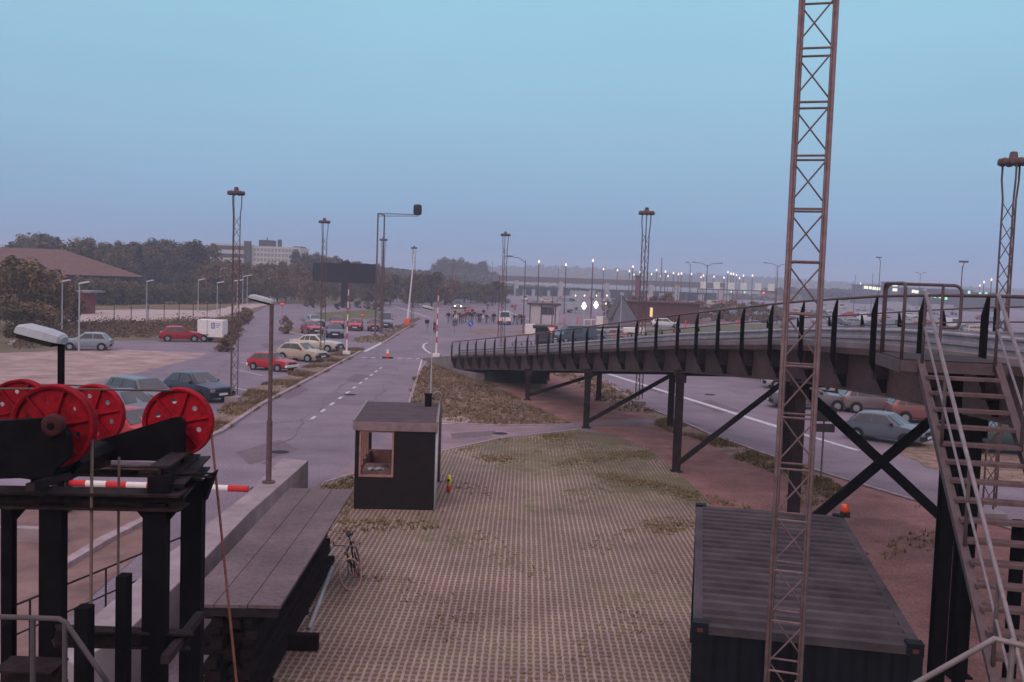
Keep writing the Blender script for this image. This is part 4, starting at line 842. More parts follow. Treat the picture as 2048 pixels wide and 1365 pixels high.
def car(px, py, head, style, col, label, group='parked cars', cat='car', name='parked_car', white_bumper=False, lit=None, pos=None, zoff=0.0, small=False, cs=1.0):
    global CARN; CARN += 1
    Ln, ST, (i0, i1, i2, i3) = STY[style]; cm = M('car_paint_%s' % '_'.join('%02d' % int(c * 99) for c in col), col, .32, .25, var=.04, scale=2, coat=.4, patch=.06)
    root = thing(name, label, cat, (0, 0, 0), group); o = -Ln / 2
    mb = MB(); rings = []
    for (x, zs, zt, hw, hr) in ST:
        zb = .24 if .05 < x < Ln - .05 else .34; zm = (zb + zs) / 2
        half = [(hw * .90, zb), (hw * .99, zb + .10), (hw * 1.01, zm), (hw * .97, zs)]
        if zt - zs > .1: half += [(hr * 1.02, zt - .04), (hr * .84, zt)]
        else: half += [(hr, zs + (zt - zs) * .6), (hr * .8, zt)]
        half.append((0, zt + .02)); ring = half + [(-y, z) for y, z in half[-2::-1]]; rings.append([(o + x, y, z) for y, z in ring])
    n = len(rings[0]); vs = [p for r in rings for p in r]; fs = [(i * n + k, (i + 1) * n + k, (i + 1) * n + k + 1, i * n + k + 1) for i in range(len(rings) - 1) for k in range(n - 1)]
    fs += [(i * n + n - 1, (i + 1) * n + n - 1, (i + 1) * n, i * n) for i in range(len(rings) - 1)] + [tuple(range(n)), tuple(range((len(rings) - 1) * n, len(rings) * n))[::-1]]
    fs = [f[::-1] for f in fs]
    mb.add(vs, fs); body = mb.build('body', cm, root, smooth=True); body.data.set_sharp_from_angle(angle=R_(32))
    def S(i): x, zs, zt, hw, hr = ST[i]; return Vector((o + x, hw * .97, zs)), Vector((o + x, hr * 1.02, zt - .04)), Vector((o + x, hr * .84, zt))
    def panel(name, q, off, mat=glass):
        mb = MB(); mb.add([v + off for v in q], [tuple(range(len(q)))]); g = mb.build(name, mat, root); so = g.modifiers.new('s', 'SOLIDIFY'); so.thickness = .012; so.offset = 0; return g
    for nm, lo, hi, sx in (('rear_window', i0, i1, -1), ('windscreen', i3, i2, 1)):
        a, b, c = S(lo)[0], S(hi)[1], S(hi)[2]; q0 = Vector((a.x, a.y * .86, a.z + .01)); q1 = Vector((c.x, c.y * 1.0, c.z - .02))
        q0 = q0.lerp(q1, .06); q1 = q0.lerp(q1, .93); panel(nm, [q0, q1, Vector((q1.x, -q1.y, q1.z)), Vector((q0.x, -q0.y, q0.z))], Vector((sx * .02, 0, .025)))
    for s in (-1, 1):
        r0, r1, r2, r3 = S(i0)[0], S(i1)[1], S(i2)[1], S(i3)[0]
        rr1, rr2 = S(i1)[1], S(i2)[1]
        def at(x, t):            # point on the side glass plane, t from belt to roof
            def it(k, j): 
                pts = [S(i)[k] for i in (i0, i1, i1 + 1, i2, i3)]
                for a, b in zip(pts, pts[1:]):
                    if a.x <= x <= b.x: f = (x - a.x) / max(1e-6, b.x - a.x); return a.lerp(b, f)
                return pts[0] if x < pts[0].x else pts[-1]
            a, b = it(0, 0), it(1, 0); p = a.lerp(b, t); p.x = x; return Vector((p.x, s * (p.y + .012), p.z))
        xa, xb, xc, xd = r0.x + .22, r1.x + .10, r2.x - .02, r3.x - .26
        cuts = [xa, (xb + xc) / 2 - .25] if style == 'hatch' and not small else [xa, xb + (xc - xb) * .22, xb + (xc - xb) * .60]
        cuts = [xa + 0] + ([xb + (xc - xb) * .50] if style in ('hatch', 'van') else [xb + (xc - xb) * .12, xb + (xc - xb) * .56]); cuts.append(xd)
        for a, b in zip(cuts, cuts[1:]):
            a_ = a + (.03 if a != xa else 0); b_ = b - (.03 if b != xd else 0)
            if style == 'van' and a == xa: continue
            up0 = max(a_, xb); up1 = min(b_, xc)
            if up0 >= up1: up0 = up1 = (up0 + up1) / 2
            q = [at(a_, .06), at(b_, .06), at(up1, .90), at(up0, .90)]
            panel('side_window', q if s < 0 else q[::-1], Vector((0, s * .008, 0)))
    for x, sgn in ((.62 + Ln * .02, -1), (Ln - .78, 1)):
        for s in (-1, 1):
            c = Vector((o + x, s * (ST[4][3] - .10), .29)); yy = Vector((0, s, 0))
            mb = MB(); mb.cyl(c + yy * .075, c + yy * .125, .345, n=20); arch = mb.build('wheel_arch', plast, root)
            mb = MB(); mb.lathe(c, [(.18, -.09), (.27, -.09), (.29, -.06), (.29, .06), (.27, .09)], 20, 'y'); mb = MB(); mb.lathe(c + yy * .055, [(.2, -.09), (.275, -.09), (.29, -.06), (.29, .06), (.275, .09), (.2, .09)], 20, 'y')
            wl = mb.build('wheel', tyre, root, smooth=False); mb = MB(); mb.cyl(c + yy * .12, c + yy * .155, .185, .17, n=16); mb.cyl(c + yy * .155, c + yy * .165, .06, n=8); mb.build('rim', rimm, wl)
    hwf = ST[-2][3]; hwr = ST[1][3]; xf = o + Ln; bm = whitem if white_bumper else plast
    mb = MB(); mb.box(xf - .14, xf + .05, -hwf - .02, hwf + .02, .34, .54); mb.build('front_bumper', bm, root, bevel=.03)
    mb = MB(); mb.box(o - .05, o + .14, -hwr - .01, hwr + .01, .34, .54); mb.build('rear_bumper', bm, root, bevel=.03)
    mb = MB(); mb.box(xf - .08, xf + .004, -hwf * .62, hwf * .62, .56, .68); mb.build('grille', plast, root)
    for s in (-1, 1):
        mb = MB(); mb.box(xf - .10, xf + .012, s * hwf * .80 - .12, s * hwf * .80 + .12, .555, .69); mb.build('headlight', M('lit_headlight', (1, .95, .9), emit=(1, .9, .8), estr=14) if lit == 'front' else rimm, root, bevel=.015)
        z1 = .60 if style != 'van' else .66; mb = MB(); mb.box(o - .012, o + .08, s * hwr * .82 - .11, s * hwr * .82 + .11, z1, z1 + .16); mb.build('tail_light', litred if lit == 'rear' else M('tail_lens', (.35, .015, .015), .3), root, bevel=.015)
        a = S(i3)[0]; mb = MB(); mb.box(a.x - .42, a.x - .30, s * (a.y + .01) - .0, s * (a.y + .15), a.z + .02, a.z + .14) if s > 0 else mb.box(a.x - .42, a.x - .30, -(a.y + .15), -(a.y + .01), a.z + .02, a.z + .14); mb.build('mirror', plast, root, bevel=.02)
    for x, s in ((xf + .055, 1), (o - .055, -1)): mb = MB(); mb.box(x - .008, x + .008, -.26, .26, .39, .50); mb.build('number_plate', whitem, root)
    p = pos if pos is not None else G(px, py); root.location = (p[0], p[1], zoff); root.scale = (cs, cs, cs); root.rotation_euler = (0, 0, R_(head)); return root
RED, DRED, CRM, GRY, SLV, BLU, DBL, LBL, WHT = (.42, .02, .025), (.22, .018, .025), (.50, .40, .30), (.10, .11, .13), (.33, .34, .36), (.07, .10, .20), (.04, .05, .08), (.20, .235, .30), (.60, .60, .62)
car(545, 741, -24, 'hatch', RED, 'small bright red hatchback with white bumpers, nose in the roadside verge', white_bumper=True, cs=.87)
car(604, 722, -24, 'hatch', CRM, 'cream car parked between the small red hatchback and the pale sedan')
car(632, 702, -12, 'sedan', (.55, .50, .42), 'long pale cream sedan parked nose to the verge by the striped barrier')
car(669, 675, -78, 'sedan', GRY, 'grey sedan facing the camera behind the pale cream sedan')
car(624, 668, -62, 'hatch', (.40, .05, .07), 'faded red hatchback left of the grey sedan', white_bumper=False)
car(628, 652, -62, 'sedan', SLV, 'silver car standing behind the faded red hatchback')
car(674, 656, -80, 'wagon', (.42, .04, .06), 'red wagon behind the grey sedan, left of the striped pole')
car(711, 661, -84, 'hatch', RED, 'bright red hatchback facing the camera just right of the striped pole')
car(750, 662, -84, 'hatch', DRED, 'dark red hatchback facing the camera beside the signal gantry pole')
car(770, 655, -80, 'van', LBL, 'pale blue van at the right end of the far parked row', cat='van', name='parked_van')
car(396, 799, -33, 'hatch', (.045, .05, .085), 'dark blue hatchback parked by the foot of the left lattice mast')
car(258, 846, -36, 'hatch', (.11, .13, .17), 'grey-blue car seen between the red sheaves')
car(288, 815, -36, 'wagon', (.13, .13, .15), 'light grey wagon behind the grey-blue car by the sheaves')
car(262, 892, -30, 'hatch', RED, 'bright red car mostly hidden behind the black bracket plate')
car(173, 700, 196, 'hatch', (.26, .30, .36), 'silver-blue car parked alone at far left on the gravel edge')
car(362, 683, 22, 'hatch', (.36, .015, .025), 'red hatchback parked with its tail to us beside the white trailer')
car(1616, 817, -6, 'sedan', (.16, .15, .17), 'dark silver sedan in the right lot, half behind the lattice mast')
car(1762, 826, -8, 'wagon', (.17, .13, .15), 'dark grey wagon parked just behind the grey-blue hatchback')
car(1775, 884, -42, 'hatch', (.12, .14, .17), 'grey-blue hatchback nearest the bridge in the right lot', cs=.93)
car(1500, 752, 90, 'sedan', RED, 'red car seen tail on below the bridge girder')
car(1560, 765, 90, 'hatch', DRED, 'dark red car below the girder beside the lattice mast')
car(1592, 778, 174, 'wagon', (.45, .45, .47), 'pale wagon behind the lattice mast, farthest row of the right lot')
car(1808, 802, 172, 'sedan', WHT, 'white car just below the girder above the dark grey wagon')
car(1862, 846, -8, 'wagon', (.20, .08, .08), 'maroon wagon partly behind the left stair stringer')
car(1660, 786, 174, 'sedan', WHT, 'white car behind the dark silver sedan')
car(1720, 790, 174, 'wagon', (.45, .47, .5), 'pale silver wagon in the second row of the right lot')
car(1880, 824, -8, 'sedan', (.35, .40, .42), 'pale grey sedan seen through the top of the stairs')
car(1915, 846, -8, 'hatch', (.30, .34, .36), 'light grey hatchback seen between the stair treads')
car(2010, 905, 172, 'sedan', (.035, .06, .055), 'dark green sedan behind the stairs at the right edge')
car(1150, 686, 200, 'van', (.07, .09, .13), 'dark blue van behind the bridge posts near the give way sign', cat='van', name='parked_van')
car(1178, 684, 190, 'wagon', LBL, 'pale blue wagon behind the bridge posts beside the dark blue van')
car(1220, 682, 185, 'hatch', (.45, .22, .26), 'faded pink hatchback behind the bridge posts by the lawn')
car(1008, 649, 93, 'van', WHT, 'white van with lit red tail light among the walking crowd', lit='rear', cat='van', name='parked_van')
car(916, 618, -88, 'van', (.2, .2, .22), 'van with two bright headlights arriving behind the crowd', lit='front', cat='van', name='parked_van')
# far queue beside the toll plaza
fq = [(1095, 606, 0), (1122, 600, 90), (1140, 610, 5), (1330, 655, 0), (1380, 640, 180), (1425, 612, 0), (1445, 606, 0), (1500, 610, 90), (1645, 648, 0), (1675, 650, 5), (1710, 652, 0), (1745, 656, 0), (1790, 660, 3), (1830, 662, 0),
      (1865, 664, 0), (1890, 640, 0), (1930, 664, 0), (1955, 668, 2), (1985, 650, 0), (1070, 612, 90), (1700, 634, 0), (1760, 634, 180), (1820, 636, 0), (1650, 626, 0), (1600, 622, 180), (1465, 628, 5), (1520, 632, 0), (1570, 640, 0), (1612, 634, 180), (1680, 618, 0), (1735, 644, 0), (1775, 646, 3), (1815, 650, 0), (1850, 652, 0), (1905, 656, 0), (1965, 640, 0), (1010, 604, 90), (1050, 603, 90), (1215, 606, 0), (1640, 636, 0), (1722, 622, 180), (1845, 624, 0), (1995, 668, 0)]
cc = [('white', WHT), ('silver', SLV), ('pale blue', LBL), ('red', RED), ('cream', CRM), ('dark grey', GRY)]
cnt = {}
for i, (x, y, h) in enumerate(sorted(fq)):
    cn, cv = cc[(i * 5 + 1) % 6]; st = ['hatch', 'wagon', 'sedan', 'van'][(i * 3) % 4]; cnt[cn] = cnt.get(cn, 0) + 1
    nm = {'hatch': 'hatchback', 'wagon': 'wagon', 'sedan': 'sedan', 'van': 'van'}[st]
    car(x, y, h, st, cv, '%s of the %s vehicles in the distant queue counted from the left, a %s' % (ORD[cnt[cn] - 1], cn, nm), 'distant queue of vehicles', cat='van' if st == 'van' else 'car', name='queued_car' if st != 'van' else 'queued_van', small=True)
# box trailer, caravans, lorries
def boxy(px, py, head, L_, W_, H_, zf, label, cat, name, mat=whitem, cab=False, group=None, logo=False, axles=1):
    root = thing(name, label, cat, (0, 0, 0), group); mb = MB(); mb.box(-L_ / 2, L_ / 2, -W_ / 2, W_ / 2, zf, zf + H_); mb.build('box_body', mat, root, bevel=.05)
    mb = MB(); mb.box(-L_ / 2 - .01, L_ / 2 + .01, -W_ / 2 - .01, W_ / 2 + .01, zf + H_ * .0, zf + .06); mb.build('frame', galvd, root)
    for s in (-1, 1):
        for k in range(axles):
            xw = -L_ * .22 + k * .8 if not cab else -L_ * .3 + k * .9
            mb = MB(); mb.cyl((xw, s * (W_ / 2 - .05), .32), (xw, s * (W_ / 2 + .10), .32), .32, n=16); wl = mb.build('wheel', tyre, root); mb = MB(); mb.cyl((xw, s * (W_ / 2 + .08), .32), (xw, s * (W_ / 2 + .115), .32), .17, n=12); mb.build('rim', rimm, wl)
            mb = MB(); mb.box(xw - .4, xw + .4, s * W_ / 2 - .02 if s > 0 else -W_ / 2 - .14, s * W_ / 2 + .14 if s > 0 else -W_ / 2 + .02, .66, .70); mb.build('mudguard', plast, root)
    if cab:
        mb = MB(); x0 = L_ / 2 + .1; mb.prism([(x0, -W_ / 2, .5), (x0 + 1.6, -W_ / 2, .5), (x0 + 1.6, -W_ / 2, 1.3), (x0 + 1.3, -W_ / 2, 2.4), (x0, -W_ / 2, 2.5)], (0, W_, 0)); mb.build('cab', mat, root)
        mb = MB(); mb.prism([(x0 + 1.62, -W_ / 2 + .1, 1.35), (x0 + 1.35, -W_ / 2 + .1, 2.3), (x0 + 1.34, W_ / 2 - .1, 2.3), (x0 + 1.61, W_ / 2 - .1, 1.35)], (.02, 0, 0)); mb.build('windscreen', glass, root)
        for s in (-1, 1): mb = MB(); mb.cyl((x0 + .7, s * (W_ / 2 - .05), .42), (x0 + .7, s * (W_ / 2 + .08), .42), .42, n=16); mb.build('wheel', tyre, root)
    else:
        mb = MB(); mb.beam((L_ / 2, 0, zf + .04), (L_ / 2 + .9, 0, zf - .05), .08, .06); mb.cyl((L_ / 2 + .7, .12, .02), (L_ / 2 + .7, .12, zf + .3), .03); mb.build('drawbar', galvd, root)
    if logo:
        for s, q in ((-1, 1),):
            mb = MB(); x = .12; mb.box(x, x + .34, s * W_ / 2 - .008, s * W_ / 2, zf + H_ * .52, zf + H_ * .84, 0); mb.box(x + .08, x + .14, s * W_ / 2 - .014, s * W_ / 2 - .009, zf + H_ * .56, zf + H_ * .8, 1); mb.box(x + .2, x + .26, s * W_ / 2 - .014, s * W_ / 2 - .009, zf + H_ * .56, zf + H_ * .8, 1)
            for k in range(3): mb.box(x + .44, x + .9 - .1 * k, s * W_ / 2 - .006, s * W_ / 2, zf + H_ * (.78 - .1 * k), zf + H_ * (.81 - .1 * k), 0)
            mb.build('logo', [M('logo_blue', (.03, .12, .35)), whitem], root)
            mb = MB(); mb.box(-.28, -.24, s * W_ / 2 - .012, s * W_ / 2, zf + .05, zf + H_ - .03); mb.build('door_strip', M('logo_blue', (.03, .12, .35)), root)
    p = G(px, py); root.location = (p.x, p.y, 0); root.rotation_euler = (0, 0, R_(head)); return root
boxy(425, 684, -3, 2.35, 1.4, 1.62, .42, 'white box trailer with blue logo parked beside the red hatchback', 'trailer', 'box_trailer', logo=True)
boxy(1267, 676, 0, 2.6, 1.4, .75, .5, 'low white trailer standing on the lawn edge behind the bridge posts', 'trailer', 'box_trailer')
boxy(1150, 626, 8, 5.6, 2.1, 1.7, .45, 'long pale caravan parked right of the white kiosk', 'caravan', 'caravan', mat=M('caravan_shell', (.33, .33, .37), .6, patch=.1), group='caravans behind the kiosk')
boxy(1142, 608, 4, 6.0, 2.2, 1.9, .45, 'pale caravan in the back row right of the kiosk', 'caravan', 'caravan', mat=MATS['caravan_shell'], group='caravans behind the kiosk')
for i, (x, y, h, lab) in enumerate([(1160, 600, 5, 'pale box lorry left of the four small lit lamps'), (1185, 596, 80, 'pale box lorry waiting at the toll booths'), (1655, 612, 3, 'white box lorry behind the lattice mast'), (1790, 622, 0, 'long white box lorry seen through the stair guard rail'),
                          (1880, 630, 0, 'white box lorry in the middle of the stair guard rail'), (1440, 600, 85, 'pale lorry under the row of white sign boxes')]):
    boxy(x, y, h, 7.5, 2.4, 2.3, 1.0, lab, 'lorry', 'box_lorry', cab=True, group='distant lorries', mat=MATS['caravan_shell'], axles=2)
# ------------------------------------------------------------------ ring-headed lattice light masts
def ring_mast(p, h, label, hw=.62):
    root = thing('light_mast', label, 'light mast', p, 'tall lattice light masts'); mb = MB(); mb.box(p.x - .34, p.x + .34, p.y - .34, p.y + .34, 0, .30); mb.build('foundation', conc, root)
    for k in range(3):
        a = 2 * math.pi * k / 3 + .4; mb = MB(); r = .21; q = Vector((p.x + r * math.cos(a), p.y + r * math.sin(a), 0)); q2 = Vector((p.x + .27 * math.cos(a), p.y + .27 * math.sin(a), 0))
        mb.tube([q + up * .4, q + up * (h - 1.15), q2 + up * (h - .6), q2 + up * (h - .12)], .028, 6); mb.build('leg', galvd, root)
        b = 2 * math.pi * (k + 1) / 3 + .4; q3 = Vector((p.x + r * math.cos(b), p.y + r * math.sin(b), 0)); mb = MB(); z = .5; s = 0
        while z < h - 1.5: mb.cyl((q if s else q3) + up * z, (q3 if s else q) + up * (z + .55), .014, n=4, cap=False); z += .55; s = 1 - s
        mb.build('lattice_bracing', galvd, root)
    c = Vector((p.x, p.y, h)); R = hw * .60; mb = MB(); mb.lathe(c - up * .17, [(R * .80, 0), (R, .03), (R, .10), (R * .93, .16), (R * .35, .20), (.12, .24), (.10, .36), (.04, .38)], 20); mb.build('head_ring', galvd, root)
    for k in range(9):
        a = 2 * math.pi * k / 9; q = c + Vector((math.cos(a), math.sin(a), 0)) * R * .93; mb = MB(); mb.lathe(q - up * .19, [(.07, 0), (.095, .03), (.09, .15), (.05, .20)], 8); mb.build('floodlight', galvd, root, smooth=True)
for px, d, lab, h in ((466, 48, 'tall lattice light mast with concrete foot beside the dark blue hatchback', 10.5), (643, 72, 'lattice light mast in the verge by the long pale sedan', 10.5), (762, 104, 'light mast behind the signal gantry poles', 10.5),
                      (824, 130, 'small distant light mast right of the round signal head', 10.5), (1003, 83, 'light mast rising behind the start of the ramp', 10.5), (1277, 52, 'light mast beyond the ramp left of the red brick building', 10.5)):
    ring_mast(GX(px, d), h, lab)
ring_mast(GX(1979, 28), 10.55, 'nearest ring light mast at the right edge of the picture', hw=.58)
# signal gantry
p = GX(750, 106); q = GX(763, 109); root = thing('signal_gantry', 'thin two-legged gantry with long arm and black round signal head', 'gantry', p)
zt = D(752, 427, 106).z; 
for a in (p, q): mb = MB(); mb.cyl(a, Vector((a.x, a.y, zt)), .10, .08, 8); mb.cyl(a, a + up * .1, .3, n=8); mb.build('pole', galvd, root)
b = D(838, 430, 106); mb = MB(); mb.beam(Vector((p.x, p.y, zt)), b, .08, .08); mb.beam(Vector((p.x, p.y, zt - .3)), b - up * .15, .06, .06); mb.beam(Vector((p.x, p.y, zt)), Vector((q.x, q.y, zt)), .1, .1)
for k in range(14): f = k / 14; a0 = Vector((p.x, p.y, zt)).lerp(b, f); mb.cyl(a0, a0 + Vector((.2, 0, -.3 + .15 * f)), .02, n=4)
mb.build('arm', galvd, root)
c = D(835, 420, 106); mb = MB(); mb.lathe(c + Vector((0, .1, -.58)), [(.25, 0), (.42, .08), (.46, .3), (.46, .86), (.42, 1.08), (.25, 1.16)], 16); mb.build('signal_head', plast, root, smooth=True)
# big dark sign board
p = GX(689, 190); root = thing('sign_board', 'huge dark sign board on one thick post behind the parked cars', 'sign', p); zt = D(690, 527, 190).z; zb = D(690, 566, 190).z
mb = MB(); mb.box(p.x - .75, p.x + .75, 189.8, 190.8, 0, zt + .4); mb.build('post', M('sign_steel', (.012, .008, .010), .9, spec=.05), root)
xl, xr = D(643, 547, 190).x, D(754, 547, 190).x; mb = MB(); mb.box(xl, xr, 189.2, 189.78, zb, zt); mb.build('panel', M('sign_back', (.010, .007, .009), .9, spec=.05), root)
x0 = D(627, 547, 190).x; mb = MB(); mb.box(x0, xl - .15, 189.3, 189.7, zb + .2, zt - .1); mb.build('side_panel', MATS['sign_back'], root)
# small signs
def sign(px, py, h, kind, label, d=None, s=.35):
    p = G(px, py) if d is None else GX(px, d); root = thing('road_sign', label, 'sign', p); mb = MB(); mb.cyl(p, p + up * h, .035); mb.build('post', galv, root); c = p + up * h + Vector((0, -.05, 0)); mb = MB()
    if kind == 'yield':
        T = lambda r, y: [c + Vector((-r, y, r * .62)), c + Vector((r, y, r * .62)), c + Vector((0, y, -r * 1.15))]
        mb.prism(T(s, 0), (0, .02, 0)); mb.build('plate', redw, root); mb = MB(); mb.prism(T(s * .70, -.012), (0, .008, 0)); mb.build('plate_inner', whitem, root)
    elif kind == 'noentry':
        mb.cyl(c, c + Vector((0, .02, 0)), s, n=20); mb.build('plate', redw, root); mb = MB(); mb.box(c.x - s * .7, c.x + s * .7, c.y - .012, c.y - .004, c.z - s * .15, c.z + s * .15); mb.build('bar', whitem, root)
    elif kind == 'arrow':
        mb.cyl(c, c + Vector((0, .02, 0)), s, n=20); mb.build('plate', M('sign_blue', (.03, .12, .40), .5), root); mb = MB(); mb.beam(c + Vector((-s * .4, -.01, s * .5)), c + Vector((s * .35, -.01, -s * .4)), s * .25, .012, up=(0, 1, 0)); mb.build('arrow', whitem, root)
    elif kind == 'panel':
        mb.box(c.x - s, c.x + s, c.y, c.y + .03, c.z - s * .6, c.z + s * .6); mb.build('plate', M('sign_back2', (.08, .07, .075), .7), root); mb = MB(); mb.box(c.x - s * .9, c.x + s * .9, c.y, c.y + .03, c.z - s * 1.5, c.z - s * .8); mb.build('plate', MATS['sign_back2'], root)
    return root
sign(1101, 700, 2.3, 'yield', 'red and white triangular give way sign behind the ramp posts', d=86, s=.42)
sign(724, 662, 1.9, 'noentry', 'red no entry sign between the two red parked cars', s=.22); sign(564, 640, 2.2, 'noentry', 'red and white sign on the island left of the parked row', s=.33)
sign(941, 662, .9, 'arrow', 'round blue keep right arrow sign in front of the crowd', s=.36); sign(909, 666, 1.3, 'panel', 'pale panel sign on a post below the left of the crowd', s=.3)
sign(1642, 955, 2.25, 'panel', 'dark two-plate road sign on thin post beside the lattice mast', d=None, s=.42)
p = G(775, 717); root = thing('traffic_cone', 'small orange and white traffic cone in the middle of the road', 'cone', p)
mb = MB(); mb.box(p.x - .42, p.x + .42, p.y - .3, p.y + .3, 0, .10); mb.build('base', darkst, root); mb = MB(); mb.lathe(p, [(.17, .1), (.12, .40)], 14); mb.build('cone_body', orange, root); mb = MB(); mb.lathe(p, [(.12, .401), (.05, .72)], 14); mb.build('cone_tip', whitem, root)
OB = [(1128, 652), (1155, 651), (1193, 652), (1285, 650), (1371, 656), (1448, 652), (1475, 654), (1640, 645)]
for i, (x, y) in enumerate(OB):
    p = G(x, y); mb = MB(); mb.cyl(p, p + up * 1.2, .11, .08, n=10); tag(mb.build('marker_post', M('marker_orange', (.75, .06, .03), .5), org=p), '%s orange marker post from the left behind the bridge' % ORD[i], 'bollard', 'orange marker posts')
p = G(1060, 669); mb = MB(); mb.box(p.x - .6, p.x + .6, p.y, p.y + .8, 0, 1.25); tag(mb.build('electric_cabinet', whitem, org=p, bevel=.04), 'pale square cabinet in front of the white kiosk', 'cabinet')
p = G(1199, 653); mb = MB(); mb.box(p.x - .5, p.x + .5, p.y, p.y + .6, 0, 1.5); tag(mb.build('electric_cabinet', whitem, org=p, bevel=.04), 'pale cabinet at the right end of the white rail', 'cabinet')
# ------------------------------------------------------------------ buildings
def block(name, label, px0, px1, d, z1, mat, dep=8, roof=None, wins=None, cat='building', z0=0, over=.3, winmat=None, rz=.25, parts=()):
    a = GX(px0, d); b = GX(px1, d); root = thing(name, label, cat, ((a.x + b.x) / 2, d, 0)); mb = MB(); mb.box(a.x, b.x, d, d + dep, z0, z1); mb.build('wall', mat, root)
    mb = MB(); mb.box(a.x - over, b.x + over, d - over, d + dep + over, z1, z1 + rz); mb.build('roof', roof or darkst, root)
    for (f0, f1, za, zb) in (wins or []):
        x0 = a.x + (b.x - a.x) * f0; x1 = a.x + (b.x - a.x) * f1; mb = MB(); mb.box(x0, x1, d - .05, d - .01, za, zb); wn = mb.build('window', winmat or glass, root)
        fw = max(.04, (x1 - x0) * .05); mb = MB(); mb.box(x0 - fw, x1 + fw, d - .09, d - .051, za - fw, za); mb.box(x0 - fw, x1 + fw, d - .09, d - .051, zb, zb + fw); mb.box(x0 - fw, x0, d - .09, d - .051, za, zb); mb.box(x1, x1 + fw, d - .09, d - .051, za, zb); mb.build('frame', galvd, wn)
    return root
kw = M('kiosk_wall', (.48, .42, .45), .7, var=.08); brick = M('red_brick', (.15, .042, .042), .9, scale=.6, var=.25); tile = M('roof_tiles', (.15, .085, .078), .9, scale=1.5, var=.2, bump=.5, bscale=8)
r = block('white_kiosk', 'white kiosk with dark flat roof and wide window right of the crowd', 1058, 1116, 148, 2.9, kw, 3.5, M('kiosk_roof', (.09, .05, .055), .8), [(.42, .62, 1.5, 2.6), (.65, .84, 1.5, 2.6)], cat='kiosk', over=.35)
a = GX(1058, 148); b = GX(1116, 148)
for x in (a.x + .02, a.x + (b.x - a.x) * .39, b.x - .55): mb = MB(); mb.box(x, x + .14, 147.86, 147.95, 0, 2.9); mb.build('post', MATS['kiosk_roof'], r)
block('shelter', 'small dark shelter behind the give way sign', 1071, 1108, 98, 1.75, darkst, 2, darkst, [(.1, .45, .5, 1.4), (.55, .9, .5, 1.4)], cat='shelter')
# hip roofed house at left
def hiphouse():
    d = 172; root = thing('brick_house', 'red brick house with broad brown hipped roof at far left', 'house', (D(284, 550, d).x, d, 0)); xr = D(284, 550, d).x; xl = xr - 34; ze = D(200, 552, d).z; zr = D(100, 498, d).z; dp = 22
    mb = MB(); mb.box(xl + 1.5, xr - 1.8, d + 1.4, d + dp - 1.4, 0, ze + .05); mb.build('wall', brick, root)
    mb = MB(); yc = d + dp / 2; r0 = Vector((xl + 10, yc, zr)); r1 = Vector((xr - 13.5, yc, zr)); e = [Vector((xl, d, ze)), Vector((xr, d, ze)), Vector((xr, d + dp, ze)), Vector((xl, d + dp, ze))]
    mb.add(e + [r0, r1] , [(0, 1, 5, 4), (1, 2, 5), (2, 3, 4, 5), (3, 0, 4), (3, 2, 1, 0)]); mb.build('roof', tile, root)
    mb = MB(); mb.box(xl, xr, d - .05, d - .0, ze - .2, ze + .05); mb.build('eaves_board', darkst, root)
    for k, (u0, u1) in enumerate(((3.5, 6.2), (8.2, 9.6), (12, 14.5), (17, 19.5))): x1, x0 = xr - u0 - 1, xr - u1 - 1; mb = MB(); mb.box(x0, x1, d + 1.3, d + 1.38, ze - 1.9, ze - .2); wn = mb.build('window', glass, root); mb = MB(); mb.box(x0 - .1, x1 + .1, d + 1.22, d + 1.29, ze - 2.0, ze - 1.9); mb.build('sill', galvd, wn)
    root.rotation_euler = (0, 0, R_(21))
    d = 130; xa, xb = GX(128, d).x, GX(165, d).x; an = thing('brick_annex', 'small red brick annex with pale flat canopy below the hipped house', 'building', ((xa + xb) / 2, d, 0)); mb = MB(); mb.box(xa, xb, d, d + 4, 0, 2.9); mb.build('wall', M('annex_brick', (.21, .045, .045), .9, scale=.6, var=.2), an)
    mb = MB(); mb.box(xa + 1, xb + 1.3, d - .4, d + 4.2, 2.9, 3.15); mb.build('canopy', galv, an); xm = (xa + xb) / 2; mb = MB(); mb.box(xm - .2, xm + .8, d - .05, d - .01, 0, 2.1); dr = mb.build('door', darkst, an); mb = MB(); mb.box(xm - .1, xm - .02, d - .1, d - .055, 1, 1.1); mb.build('handle', galv, dr)
    mb = MB(); mb.box(xa - 6.5, xa - .05, d + 1, d + 1.3, 0, 1.3); mb.build('yard_wall', MATS['annex_brick'], an)
hiphouse()
